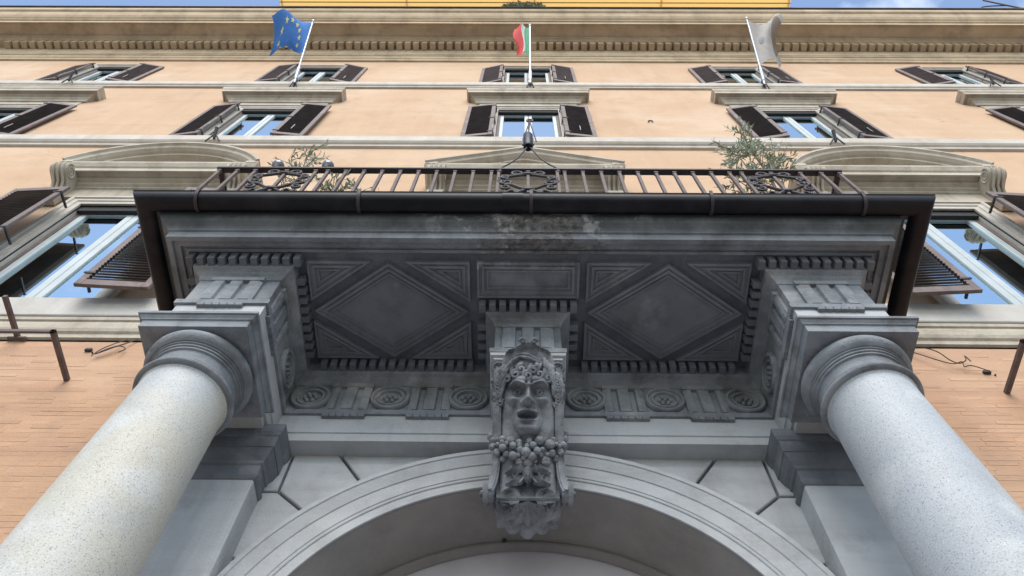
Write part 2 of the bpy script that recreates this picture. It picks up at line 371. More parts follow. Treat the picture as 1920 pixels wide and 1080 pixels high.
# thin Roman bricks showing through the paint
def brick_mesh(L_, H_, D_, k):
    rnd = random.Random(k); c = .004; v = []
    for (xx, zz, dd) in ((0, 0, 0), (L_, 0, 0), (L_, H_, 0), (0, H_, 0)): v.append((xx, .012, zz))
    for (xx, zz) in ((c, c), (L_-c, c), (L_-c, H_-c), (c, H_-c)): v.append((xx+rnd.uniform(-.002, .002), -D_+rnd.uniform(-.0012, .0012), zz+rnd.uniform(-.002, .002)))
    return mesh('brick', v, [(4, 5, 6, 7), (0, 1, 5, 4), (1, 2, 6, 5), (2, 3, 7, 6), (3, 0, 4, 7)], BRICKP)
PITCH = .062
bmeshes = [brick_mesh(.22+.025*(k % 5), PITCH-.006, .0006+.0006*(k % 4), k) for k in range(14)]
cand = []
for s in (-1, 1):
    r_ = random.Random(11+s)
    for j in range(90):
        z = 1.9+j*PITCH; x = 2.75+r_.uniform(0, .25)
        if z > 6.8: break
        while x < 6.3:
            k = r_.randrange(14); L_ = .22+.025*(k % 5)
            if r_.random() < min(1, (6.9-z)/1.6+.05): cand.append((z, s, x, k, L_))
            x += L_+.006
def seen(c):           # bricks nearest the eye and beside the columns first
    z, s, x, k, L_ = c
    return (x-2.75)*1.0+abs(z-5.0)*.9
inview = [c for c in cand if c[2] < 4.9+.0*c[0] and c[0] > 2.9]
inview.sort(key=seen)
singles = set(inview[:300]); rest = B()
for c in cand:
    z, s, x, k, L_ = c; xx = x if s > 0 else -x-L_
    if c in singles: link('brick', bmeshes[k], lower, (xx, 0, z+1.6-1.6))
    else:
        me = bmeshes[k]; rest.add([(q.co.x+xx, q.co.y, q.co.z+z) for q in me.vertices], [tuple(p.vertices) for p in me.polygons])
for o in lower.children: pass
ro = rest.obj('bricks', BRICKP, lower); ro['kind'] = 'stuff'

# string courses and sill course
b = B(); b.sweep([(-EXT, 0), (EXT, 0)], [(0, 19.10), (.05, 19.10), (.06, 19.16), (.085, 19.18), (.10, 19.22), (.10, 19.45), (0, 19.47)]); b.obj('string_course', TRAVL, pal)
b = B(); b.sweep([(-EXT, 0), (EXT, 0)], [(0, 13.96), (.05, 13.97), (.06, 14.04), (.09, 14.06), (.12, 14.10), (.125, 14.37), (0, 14.40)]); b.obj('string_course', TRAVL, pal)
b = B(); b.sweep([(-EXT, 0), (EXT, 0)], [(0, 6.93), (.03, 6.94), (.035, 7.0), (.06, 7.02), (.075, 7.06), (.08, 7.14), (.075, 7.19), (.095, 7.2), (.10, 7.235), (.10, 7.255), (0, 7.256)]); b.obj('sill_course', TRAV, pal)
b = B(); b.sweep([(-EXT, 0), (EXT, 0)], [(0, 7.257), (.11, 7.258), (.12, 7.27), (.12, 7.655), (.115, 7.665), (0, 7.67)]); b.obj('sill_band', SILLB, pal)
# main cornice
b = B(); prof = [(0, 22.66), (.05, 22.67), (.07, 22.76), (.10, 22.80), (.12, 22.90), (.15, 22.92), (.15, 23.0), (.17, 23.02), (.175, 23.2), (.205, 23.26), (.21, 23.62), (.43, 23.64), (.45, 23.67), (.49, 23.71), (.54, 23.74), (.56, 23.80), (.88, 23.81), (.885, 23.74), (.91, 23.74), (.92, 23.94), (.96, 23.96), (.97, 24.0), (1.02, 24.05), (1.07, 24.14), (1.10, 24.26), (1.12, 24.38), (1.17, 24.42), (1.19, 24.46), (1.20, 24.80), (0, 24.85)]
b.sweep([(-EXT, 0), (EXT, 0)], prof); cor = b.obj('cornice', TRAVD, pal)
b = B(); b.box(-EXT, EXT, -1.24, 14, 24.84, 24.90); b.box(-EXT, EXT, -1.25, -1.2, 24.74, 24.84); b.obj('roof_edge', ROOFM, pal)
dm = B().cbox(-.08, .08, -.42, -.2, 23.38, 23.64, .012).mesh('dentil', TRAVD)
for i in range(-62, 63):
    link('dentil', dm, cor, (i*.2416, 0, 0))
# attic above the cornice
b = B(); b.box(-7.0, 7.5, .4, 6, 24.9, 27.2); att = b.obj('attic', YELL, pal)
awn = empty('roof_awning', 'yellow awning stretched out over the roof edge at top centre', 'awning', (0, .4, 25.2))
b = B(); nx, ny = 40, 10
for jx in range(ny+1):
    for ix in range(nx+1): b.v.append((-7.45+15.43*ix/nx, -1.75+2.2*jx/ny, 25.22+.16*jx/ny+.012*math.sin(ix*1.9)*math.sin(jx*.8)))
b.f = [(jx*(nx+1)+ix, jx*(nx+1)+ix+1, (jx+1)*(nx+1)+ix+1, (jx+1)*(nx+1)+ix) for jx in range(ny) for ix in range(nx)]
b.obj('canopy', AWN, awn, True, None)
for k in range(4):
    B().tube([(-7.46, -1.72+.2*k, 25.205+.0145*k), (7.99, -1.72+.2*k, 25.205+.0145*k)], .016 if k else .028, 8).obj('rod', AWNB, awn, True, 60)
for x in (-7.4, -3.6, .27, 4.1, 7.93): B().tube([(x, .42, 25.46), (x, -1.70, 25.27)], .022, 8).obj('arm', AWNB, awn, True, 60)
# windows -------------------------------------------------------------
def window(x, hw, z0, z1, yg, name='window', sur=.16, mull=.05, wood=.075, dark=.0, head=.16):
    b = B()   # reveal + stone surround
    b.add([(x-hw, 0, z0), (x-hw, yg+.1, z0), (x-hw, yg+.1, z1), (x-hw, 0, z1)], [(0, 1, 2, 3)])
    b.add([(x+hw, 0, z0), (x+hw, yg+.1, z0), (x+hw, yg+.1, z1), (x+hw, 0, z1)], [(0, 1, 2, 3)])
    b.add([(x-hw, 0, z1), (x+hw, 0, z1), (x+hw, yg+.1, z1), (x-hw, yg+.1, z1)], [(0, 1, 2, 3)])
    b.add([(x-hw, 0, z0), (x+hw, 0, z0), (x+hw, yg+.1, z0), (x-hw, yg+.1, z0)], [(0, 1, 2, 3)])
    b.sweep([(x-hw, z0), (x-hw, z1), (x+hw, z1), (x+hw, z0)], [(0, -.02), (0, .03), (-.06*sur/.16, .035), (-.065*sur/.16, .05), (-.12*sur/.16, .055), (-.125*sur/.16, .075), (-sur, .08), (-sur, 0)], mp=ELEV)
    wn = b.obj(name, TRAVL, pal)
    # painted timber frame, two casements
    fw = wood; b = B()
    b.box(x-hw+.003, x-hw+.05, yg-.04, yg+.06, z0, z1-.003); b.box(x+hw-.05, x+hw-.003, yg-.04, yg+.06, z0, z1-.003); b.box(x-hw+.05, x+hw-.05, yg-.04, yg+.06, z1-.05, z1-.003)
    b.obj('frame', WOODS, wn)
    b = B(); b.box(x-hw+.004, x+hw-.004, yg-.10, yg-.045, z1-head, z1-.004); b.obj('lintel_shade', DARKI, wn)  # dark strip added for the shade under the lintel
    for s in (-1, 1):
        xa, xb = (x-hw+.05, x-.004) if s < 0 else (x+.004, x+hw-.05); c = B()
        c.cbox(xa, xa+fw, yg-.03, yg+.03, z0, z1-.05, .006); c.cbox(xb-fw, xb, yg-.03, yg+.03, z0, z1-.05, .006)
        c.box(xa+fw, xb-fw, yg-.028, yg+.03, z1-.05-fw, z1-.052); c.box(xa+fw, xb-fw, yg-.028, yg+.03, z0, z0+.1)
        c.obj('casement', WHITEW, wn)
        g = B(); g.box(xa+fw-.005, xb-fw+.005, yg, yg+.008, z0+.09, z1-.045-fw); g.obj('pane', GLASS, wn)
    return wn
def shutter(w, h, n, singles, sm_=None):
    """one leaf, hinged along its local x = 0 edge, front towards -y"""
    st = .085; f = B()
    f.cbox(0, st, -.022, .022, 0, h, .005); f.cbox(w-st, w, -.022, .022, 0, h, .005)
    f.box(st, w-st, -.021, .021, 0, .13); f.box(st, w-st, -.021, .021, h-.11, h)
    fm = f.mesh('shutter', WOODS)
    L_ = w-2*st; pit = (h-.24)/n; hh = pit*1.35; tl = R(52)
    sl = [(st-.004, -.024, -.006), (st+L_+.004, -.024, -.006)]
    dy, dz = hh/2*math.sin(R(40)), hh/2*math.cos(R(40))
    v = []
    for (yy, zz) in ((-dy-.003, -dz), (-dy+.005, -dz-.004), (dy+.003, dz), (dy-.005, dz+.004)):
        v += [(st-.003, yy, zz), (st+L_+.003, yy, zz)]
    fc = [(0, 1, 3, 2), (2, 3, 5, 4), (4, 5, 7, 6), (6, 7, 1, 0), (0, 2, 4, 6), (1, 7, 5, 3)]
    zs = [.13+pit*(i+.5) for i in range(n)]
    return fm, v, fc, zs, (sm_ or SLATM)
def add_leaf(tpl, x, y, z, ang, mirror, singles, handle=True, ml={}):
    fm, v, fc, zs, SLM = tpl; key = (fm.name, mirror)
    if key not in ml:
        sx = -1 if mirror else 1
        me = fm.copy()
        if mirror:
            for q in me.vertices: q.co.x *= -1
            me.flip_normals()
        sm = mesh('slat', [(a*sx, b_, c) for (a, b_, c) in v], fc, SLM)
        jb = B()
        for zz in zs: jb.add([(a*sx, b_, c+zz) for (a, b_, c) in v], fc)
        jm = jb.mesh('slats', SLM)
        w = max(q.co.x*sx for q in fm.vertices); h = max(q.co.z for q in fm.vertices)
        hb = B(); hb.box(sx*w*.5-.007, sx*w*.5+.007, -.045, -.034, h*.14, h*.14+.30)
        hm = hb.mesh('tilt_rod', RODM)
        gb = B(); gb.box(-.012, .012, -.01, .22, 0, .03); xa, xb = (-.012, .112) if sx > 0 else (-.112, .012); gb.box(xa, xb, -.034, -.0235, -.002, .032)
        gm = gb.mesh('hinge', IRON); gm['h'] = h
        ml[key] = (me, sm, jm, hm, gm, zs)
    me, sm, jm, hm, gm, zs = ml[key]
    o = link('shutter', me, pal, (x, y, z+1.6), (0, 0, ang))
    if singles:
        for zz in zs: link('slat', sm, o, (0, 0, zz))
    else:
        q = link('slats', jm, o, (0, 0, 0)); q['kind'] = 'stuff'
    (None if singles else link('tilt_rod', hm, o, (0, 0, 0))); 
    for q in (.08, .5, .92): link('hinge', gm, o, (0, 0, gm['h']*q))
    return o
T1 = shutter(.80, 3.2, 44, True); T2 = shutter(.60, 2.50, 46, False); T3 = shutter(.58, 2.12, 40, False, SLATG)
for i, x in enumerate(XP):
    if i != 2:
        window(x, W1H, *W1Z, .12, mull=.1, wood=.10, sur=.2)
        add_leaf(T1, x-W1H+.0, -.33, 7.54, R(-3), True, i in (1, 3)); add_leaf(T1, x+W1H, -.33, 7.54, R(3), False, i in (1, 3))
    elif i == 2:
        window(x, W1H, *W1Z, .07, wood=.10, sur=.2, name='balcony_door')
        add_leaf(T1, x-W1H, -.25, 7.0, R(-3), True, False); add_leaf(T1, x+W1H, -.25, 7.0, R(3), False, False)
rs = random.Random(3)
for i, x in enumerate(XU):
    window(x, W2H, *W2Z, .10, head=.12)
    add_leaf(T2, x-W2H-.04, -.15, 14.40, R(-5-rs.uniform(0, 4)), True, False); add_leaf(T2, x+W2H+.04, -.15, 14.40, R(5+rs.uniform(0, 4)), False, False)
    window(x, W3H, *W3Z, .10, sur=.10, head=.10)
    add_leaf(T3, x-W3H-.04, -.13, 19.50, R(-6-rs.uniform(0, 6)), True, False); add_leaf(T3, x+W3H+.04, -.13, 19.50, R(6+rs.uniform(0, 6)), False, False)
# flat hoods of the second floor
for x in XU:
    b = B(); hw = 1.12
    b.sweep([(x-hw, 0), (x-hw, -.012), (x+hw, -.012), (x+hw, 0)], [(0, 17.48), (.035, 17.49), (.05, 17.56), (.085, 17.60), (.09, 17.65), (.14, 17.67), (.145, 17.71), (.20, 17.725), (.205, 17.69), (.225, 17.69), (.23, 17.82), (.245, 17.84), (.26, 17.91), (.26, 17.96), (0, 18.0)])
    b.box(x-hw+.05, x+hw-.05, -.02, .0, 17.12, 17.49)
    b.obj('window_hood', TRAVD if False else TRAV, pal)
# pediments of the first floor
def console(x, s, par):
    """scroll bracket, outline in side elevation, volutes on both cheeks"""
    o = []
    def arc(cy, cz, r, a0, a1, n):
        for i in range(n+1):
            a = R(a0+(a1-a0)*i/n); o.append((cy+r*math.cos(a), cz+r*math.sin(a)))
    o.append((-.02, 11.580)); o.append((-.42, 11.580)); arc(-.34, 11.450, .13, 120, 255, 8); arc(-.30, 11.140, .17, 80, 40, 4) ; arc(-.12, 10.940, .10, 150, 270, 6); o.append((-.02, 10.840))
    b = B(); b.prism(o, x-.12, x+.12, SIDE)
    c = b.obj('console', TRAV, par)
    b = B()
    for sx in (-.122, .122):
        pts = []
        for i in range(34):
            a = R(120+i*25); r = .125*(1-i/36); pts.append((x+sx, -.34+r*math.cos(a), 11.450+r*math.sin(a)))
        b.tube(pts, [.018*(1-.5*i/34) for i in range(34)], 6)
    for t in (-.07, 0, .07):
        b.tube([(x+t, -.475, 11.470), (x+t, -.46, 11.380), (x+t, -.39, 11.320), (x+t, -.25, 11.280), (x+t, -.17, 11.180), (x+t, -.19, 11.020), (x+t, -.2, 10.920)], .022, 6)
    return c, b
for i, x in enumerate(XP):
    hw0, hw = 1.22, 1.55
    b = B()
    b.box(x-hw0, x+hw0, -.06, -.002, 11.10, 11.47)
    b.sweep([(x-hw0, 0), (x-hw0, -.06), (x+hw0, -.06), (x+hw0, 0)], [(0, 11.44), (.025, 11.45), (.03, 11.49), (.07, 11.51), (.08, 11.55), (.14, 11.57), (.15, 11.61), (.23, 11.62), (.235, 11.58), (.26, 11.58), (.265, 11.68), (.29, 11.70), (.33, 11.77), (.335, 11.81), (0, 11.83)])
    hz = 11.82
    rk = [(0, .0), (0, .43), (.05, .43), (.075, .39), (.12, .37), (.15, .32), (.16, .28), (.20, .27), (.21, .17), (.26, .14), (.27, .08), (.27, .0)]
    if i == 2:
        path = [(x-hw, 11.88), (x, 12.66), (x+hw, 11.88)]
        tym = [(x-hw+.1, hz), (x+hw-.1, hz), (x, 12.5)]
    else:
        path = []; rise = .94; rad = (hw*hw+rise*rise)/(2*rise); zc = 11.88+rise-rad; a1 = math.asin(hw/rad)
        for k in range(41):
            a = -a1+2*a1*k/40; path.append((x+rad*math.sin(a), zc+rad*math.cos(a)))
        tym = [(p[0]*.97+x*.03, p[1]-.1) for p in path][::-1]
        tym = [(x-hw+.1, hz)]+[(x+hw-.1, hz)]+tym
    b.sweep(path, rk, mp=ELEV)
    b.prism(tym, .0, .07, ELEV)
    for s in (-1, 1):     # closing piece at the springing
        b.box(min(x+s*(hw-.2), x+s*(hw-.01)), max(x+s*(hw-.2), x+s*(hw-.01)), -.40, -.0, 11.79, 11.875)
    pd = b.obj('pediment', TRAV, pal)
    for s in (-1, 1):
        c, bb = console(x+s*1.33, s, pd)
        me = bb.mesh('v', TRAV); cm = B(); cm.v = [q.co[:] for q in c.data.vertices]; cm.f = [tuple(p.vertices) for p in c.data.polygons]; cm.add(bb.v, bb.f)
        c.data = cm.mesh('console', TRAV, True, 40)

# ================================================================== PORTICO
por = empty('portico', 'grey stone portico with two granite columns and coffered soffit over the entrance', 'portico', (0, -.9, -1.6))
ZA, ZT, ZF, ZB, ZD, ZS = 5.04, 5.36, 5.43, 5.855, 5.93, 6.05       # architrave, taenia, frieze, bed mould, dentils, soffit
XI, XO, YF, YW = 2.03, 2.69, -1.215, -.20
# architrave
b = B()
for s in (-1, 1):
    pth = [(-XO, -.02), (-XO, YF), (-XI, YF), (-XI, YW), (-.28, YW)]
    pth = pth if s < 0 else [(-p[0], p[1]) for p in pth][::-1]
    b.sweep(pth, [(0, ZA), (0, ZA+.09), (.012, ZA+.095), (.012, ZT+.002)], caps=False)
    xa, xb = sorted((s*XI, s*XO))
    b.box(xa+.001, xb-.001, YF+.001, -.0, ZA+.001, ZA+.05)
b.box(-XI-.0, XI, YW+.001, -.0, ZA+.0015, ZA+.05)
b.obj('architrave', STONEL, por)
# taenia, frieze and bed mould run round blocks and the middle bracket
CX, CY = .27, -.80
path = [(-XO, -.02), (-XO, YF), (-XI, YF), (-XI, YW), (-CX, YW), (-CX, CY), (CX, CY), (CX, YW), (XI, YW), (XI, YF), (XO, YF), (XO, -.02)]
b = B()
b.sweep(path, [(-.1, ZT), (.035, ZT), (.035, ZF-.01), (.028, ZF), (0, ZF), (0, ZB-.045), (.012, ZB-.04), (.014, ZB-.015), (.02, ZB), (.025, ZB+.01), (.05, ZB+.035), (.085, ZB+.055), (.09, ZD), (.09, ZS+.02)], caps=False)
b.box(-CX+.001, CX-.001, CY+.001, YW, ZT+.001, ZT+.04)
frz = b.obj('frieze', STONE, por)
# the part of the frieze against the wall is plain behind; triglyphs
def triglyph(cx, cy, rot, w=.347):
    b = B(); h0, h1 = ZF, ZB-.05; n = .036
    # three bars with V channels, capped by a fillet
    q = w/2
    pr = [(-q, .0), (-q, n-.012), (-q+.035, n), (-.105, n), (-.095, n-.026), (-.055, n-.026), (-.045, n), (.045, n), (.055, n-.026), (.095, n-.026), (.105, n), (q-.035, n), (q, n-.012), (q, 0)]
    v = []; 
    for z in (h0, h1-.05): v += [(a, -c, z) for a, c in pr]
    m_ = len(pr); f = [(i, i+1, m_+i+1, m_+i) for i in range(m_-1)]+[tuple(range(m_)), tuple(range(m_, 2*m_))]
    b.add(v, f); b.box(-q-.004, q+.004, -n-.006, 0, h1-.05, h1+.005)
    return b.mesh('triglyph', STONE)
tg = triglyph(0, 0, 0); tgs = triglyph(0, 0, 0, .42)
def put(me, name, x, y, rz, par): 
    o = link(name, me, par, (x, y+0, 0), (0, 0, rz)); return o
for s in (-1, 1):
    for x in (.82, 1.51): put(tg, 'triglyph', s*x, YW, 0, frz)
    put(tgs, 'triglyph', s*2.36, YF, 0, frz)
    put(tg, 'triglyph', s*XI, -.98, -s*math.pi/2 if s > 0 else math.pi/2, frz)
put(tgs, 'triglyph', 0, CY, 0, frz)
# guttae
gm = B()
for k in range(6): gm.prism([(-.176+k*.059+.002, ZT-.045), (-.176+k*.059+.057, ZT-.045), (-.176+k*.059+.052, ZT), (-.176+k*.059+.007, ZT)], 0, .032, ELEV)
gm.box(-.18, .18, -.026, 0, ZT-.012, ZT-.001)
gme = gm.mesh('guttae', STONE)
for s in (-1, 1):
    for x in (.82, 1.51): put(gme, 'guttae', s*x, YW-.012, 0, frz)
    put(gme, 'guttae', s*2.36, YF-.012, 0, frz)
    put(gme, 'guttae', s*(XI-.012), -.98, -s*math.pi/2 if s > 0 else math.pi/2, frz)
# rosettes
def rosette():
    b = B(); n = 40
    pr = [(.170, 0), (.170, .030), (.160, .042), (.144, .042), (.136, .020), (.122, .018), (.114, .034), (.100, .034), (.092, .008), (.0, .004)]
    for (r, c) in pr[:-1]:
        for k in range(n): b.v.append((r*math.cos(2*math.pi*k/n), -c, r*math.sin(2*math.pi*k/n)))
    for i in range(len(pr)-2):
        for k in range(n): b.f.append((i*n+k, i*n+(k+1) % n, (i+1)*n+(k+1) % n, (i+1)*n+k))
    b.f.append(tuple((len(pr)-2)*n+k for k in range(n)))
    for k in range(6):
        a = 2*math.pi*k/6; b.sphere((.047*math.cos(a), -.014, .047*math.sin(a)), (.022, .026, .022), 8, 6)
    b.sphere((0, -.02, 0), (.018, .026, .018), 8, 6)
    return b.mesh('rosette', STONE, True, 40)
rm = rosette(); ZR = 5.615
for s in (-1, 1):
    for x in (.50, 1.165, 1.845): link('rosette', rm, frz, (s*x, YW, ZR))
    for y in (-.50,): link('rosette', rm, frz, (s*XI, y, ZR), (0, 0, -s*math.pi/2 if s > 0 else math.pi/2))
    link('rosette', rm, frz, (s*XO, -.6, ZR), (0, 0, s*math.pi/2))
# soffit slab and crowning cornice
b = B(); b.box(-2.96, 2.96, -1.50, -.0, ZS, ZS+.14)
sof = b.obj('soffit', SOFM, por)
FX, FY = 2.99, -1.535
b = B()
b.sweep([(-FX, -.0), (-FX, FY), (FX, FY), (FX, -.0)], [(-.20, ZS+.001), (-.155, ZS), (-.15, ZS-.022), (-.125, ZS-.022), (-.12, ZS-.005), (-.10, ZS-.005), (-.095, ZS-.035), (-.045, ZS-.035), (-.04, ZS-.06), (0, ZS-.06), (.004, ZS+.035), (.02, ZS+.04), (.025, ZS+.06), (.04, ZS+.075), (.085, ZS+.10), (.115, ZS+.15), (.12, ZS+.19), (.165, ZS+.2), (.17, ZS+.26), (-.3, ZS+.27)], caps=True)
crn = b.obj('cornice', STAIN, por)
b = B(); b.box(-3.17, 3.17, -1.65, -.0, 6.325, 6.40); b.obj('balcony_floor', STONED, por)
# dentils round the soffit
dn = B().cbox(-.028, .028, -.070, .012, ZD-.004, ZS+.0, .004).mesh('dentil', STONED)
def dent_run(p, q, nx, ny, first=0):
    p = Vector(p); q = Vector(q); L_ = (q-p).length; n = max(1, round(L_/.088)); rz = math.atan2(nx, -ny)
    for i in range(n):
        t = p.lerp(q, (i+.5)/n); link('dentil', dn, crn, (t.x+nx*.09, t.y+ny*.09, 0), (0, 0, rz))
for s in (-1, 1):
    a, c = sorted((s*XI, s*XO)); dent_run((a-.16, YF), (c+.16, YF), 0, -1)
    dent_run((s*XI, YF+.02), (s*XI, YW-.20), -s, 0)
    dent_run((s*XO, YF+.02), (s*XO, -.1), s, 0)
    a, c = sorted((s*(CX+.19), s*(XI-.19))); dent_run((a, YW), (c, YW), 0, -1)
    dent_run((s*CX, CY+.02), (s*CX, YW-.2), s, 0)
dent_run((-CX-.16, CY), (CX+.16, CY), 0, -1)
# soffit panels: stepped frames round sunk fields
def panel(poly, z=ZS):
    b = B(); ar = sum(poly[i][0]*poly[(i+1) % len(poly)][1]-poly[(i+1) % len(poly)][0]*poly[i][1] for i in range(len(poly)))
    if ar > 0: poly = poly[::-1]          # clockwise: right side is inside
    pr = [(0, z+.004), (0, z-.050), (.018, z-.052), (.020, z-.034), (.036, z-.032), (.040, z-.044), (.060, z-.046), (.062, z-.026), (.076, z-.024), (.080, z-.034), (.094, z-.035), (.096, z-.012), (.105, z-.010)]
    b.sweep(poly, pr, closed=True)
    n = len(poly); m_ = len(pr); b.f.append(tuple(i*m_+m_-1 for i in range(n)))
    return b
for s in (-1, 1):
    x0, x1, y0, y1 = .49, 1.855, -1.315, -.378; xm, ym = (x0+x1)/2, (y0+y1)/2
    f = lambda pts: [(s*a, c) for a, c in pts]
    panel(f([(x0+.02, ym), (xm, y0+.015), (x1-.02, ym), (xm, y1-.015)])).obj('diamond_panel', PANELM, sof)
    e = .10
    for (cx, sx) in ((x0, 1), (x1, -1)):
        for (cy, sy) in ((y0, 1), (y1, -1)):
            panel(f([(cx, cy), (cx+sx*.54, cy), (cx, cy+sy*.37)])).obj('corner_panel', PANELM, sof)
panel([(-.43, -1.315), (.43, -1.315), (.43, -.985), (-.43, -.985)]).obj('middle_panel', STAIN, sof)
# columns
COLX, COLY = 2.35, -.945
for s in (-1, 1):
    cx = -2.365 if s < 0 else 2.325; b = B()
    pr = []
    for i in range(25):
        t = i/24; z = -1.22+(4.435+1.22)*t; r = .364-.008*t-.060*t**2.2; pr.append((r, z))
    pr += [(.298, 4.45), (.312, 4.468)]
    b.lathe(pr, cx, COLY, 64)
    col = b.obj('column', GRANL if s < 0 else GRAN, por, True, 50)
    col['label'] = 'left granite column, yellowed towards the middle' if s < 0 else 'right granite column, cool pale grey'
    b = B(); ab = .385; u_ = .035
    cp = [(.285, 4.425+u_), (.318, 4.428+u_)]
    for k in range(7): a = R(-90+180*k/6); cp.append((.316+.028*math.cos(a), 4.458+u_+.026*math.sin(a)))
    cp += [(.318, 4.489+u_), (.326, 4.492+u_), (.326, 4.502+u_), (.304, 4.506+u_), (.301, 4.53+u_), (.300, 4.59+u_), (.303, 4.615+u_), (.318, 4.622+u_), (.318, 4.636+u_), (.312, 4.638+u_), (.328, 4.643+u_), (.328, 4.657+u_), (.322, 4.659+u_), (.338, 4.664+u_), (.338, 4.677+u_)]
    for k in range(9): a = R(-70+160*k/8); cp.append((.326+.060*math.cos(a), 4.735+u_+.062*math.sin(a)))
    cp += [(.32, 4.81+u_)]
    b.lathe(cp, cx, COLY, 72)
    b.obj('capital', STONE, col, True, 30)
    b = B()
    q = ab; pl = [(cx-q, COLY-q), (cx+q, COLY-q), (cx+q, COLY+q), (cx-q, COLY+q)]
    b.sweep(pl, [(-.3, 4.835), (0, 4.835), (0, 4.912), (.004, 4.918), (.012, 4.92), (.016, 4.93), (.028, 4.945), (.030, 4.955), (.044, 4.957), (.044, 4.985), (-.2, 4.988)], closed=True)
    b.obj('abacus', STONE, col)
    b = B(); xa, xb = sorted((s*(XI+.02), s*(XO-.02))); b.box(xa, xb, YF+.02, -.25, 4.986, ZA+.01); b.obj('impost_block', STONEL, col)
    b = B(); b.lathe([(.50, -1.6+.14), (.52, -1.43), (.53, -1.39), (.52, -1.35), (.49, -1.32), (.44, -1.31), (.43, -1.28), (.44, -1.25), (.42, -1.22), (.37, -1.21)], cx, COLY, 48); b.box(cx-.54, cx+.54, COLY-.54, COLY+.54, -1.6, -1.455)
    b.obj('base', STONE, col, True, 30)

# ================================================================== ENTRANCE ARCH
arc = empty('entrance_arch', 'round stone entrance arch with wedge joints and moulded rim behind the columns', 'arch', (0, -.05, -1.6))
AZ, AR, AO, YV = 2.89, 1.79, 2.13, -.05
def arcpts(r, a0, a1, n): return [(r*math.sin(R(a0+(a1-a0)*i/n)), AZ+r*math.cos(R(a0+(a1-a0)*i/n))) for i in range(n+1)]
# archivolt, one moulded band each side of the keystone, running down as jambs
b = B()
ap = [(-AR, -1.6)]+arcpts(AR, -90, 90, 72)+[(AR, -1.6)]
avp = [(0, .06), (0, .085), (-.07, .087), (-.075, .097), (-.085, .10), (-.095, .098), (-.10, .106), (-.215, .108), (-.22, .118), (-.235, .122), (-.285, .145), (-.30, .15), (-.305, .16), (-.34, .162), (-.345, .02)]
b.sweep(ap, avp, mp=ELEV); b.obj('archivolt', STONEL, arc, True, 20)
# intrados barrel
b = B(); n0 = len(ap)
for (y) in (-.07, .50):
    for p in ap: b.v.append((p[0]*1.0, y, p[1]))
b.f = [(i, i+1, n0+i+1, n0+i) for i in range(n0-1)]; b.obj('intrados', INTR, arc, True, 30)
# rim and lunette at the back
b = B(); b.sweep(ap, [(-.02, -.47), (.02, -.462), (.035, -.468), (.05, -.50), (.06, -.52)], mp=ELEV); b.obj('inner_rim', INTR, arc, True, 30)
b = B(); b.add([(p[0]*1.1, .53, AZ+(p[1]-AZ)*1.05 if p[1] > -1 else p[1]) for p in ap], [tuple(range(len(ap)))]); b.obj('lunette', PLASTI, arc)
b = B(); b.cbox(-.19, -.16, .43, .46, AZ+1.755, AZ+1.768, .003); b.obj('latch', IRON, arc)
# dark bed behind the voussoir joints
b = B(); JB = -.008
outer = [(-2.62, -1.6), (-2.62, ZA+.01), (2.62, ZA+.01), (2.62, -1.6)]
bed = []
aps = arcpts(AO-.01, -90, 90, 60)
bed = [(-2.62, -1.6), (-2.62, ZA+.04)]+[(2.62, ZA+.04), (2.62, -1.6), (AO-.01, -1.6)]+aps[::-1]+[(-AO+.01, -1.6)]
mid = []
for i in range(len(aps)-1):
    p, q = aps[i], aps[i+1]; b.add([(p[0], JB, p[1]), (q[0], JB, q[1]), (q[0], JB, ZA+.04), (p[0], JB, ZA+.04)], [(0, 1, 2, 3)])
for s in (-1, 1):
    x0, x1 = sorted((s*(AO-.01), s*2.62)); b.add([(x0, JB, -1.6), (x1, JB, -1.6), (x1, JB, ZA+.04), (x0, JB, ZA+.04)], [(0, 1, 2, 3)])
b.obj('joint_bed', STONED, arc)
# voussoirs, stepped outer ends
def rad(a, z=None, x=None):
    """point on the ray at angle a from the vertical, at height z or at x"""
    t = math.tan(R(a))
    return (t*(z-AZ), z) if z is not None else (x, AZ+x/t)
angs = [0, 19.2, 34.6, 47.0, 62.0, 78.0]; XS, ZSTEP = 1.865, 4.615; GAP = .012
def shrink(poly, g_):
    n = len(poly); P_ = [Vector(p) for p in poly]; ar = sum(P_[i].x*P_[(i+1)%n].y-P_[(i+1)%n].x*P_[i].y for i in range(n)); sg = 1 if ar > 0 else -1; o = []
    for i in range(n):
        d1 = (P_[i]-P_[i-1]).normalized(); d2 = (P_[(i+1)%n]-P_[i]).normalized(); n1 = Vector((-d1.y, d1.x))*sg; n2 = Vector((-d2.y, d2.x))*sg; mt = n1+n2; mt = mt/max(.3, mt.dot(mt)/2); o.append(tuple(P_[i]+mt*g_))
    return o
def stone_blk(poly, name='voussoir'):
    q = shrink(poly, GAP); bb = B().bevel_prism(q, -JB-.005, -YV+random.uniform(-.003, .004), .008, ELEV); return bb.obj(name, STONEL, arc)
TOP = ZA+.03; RO = AO+.0
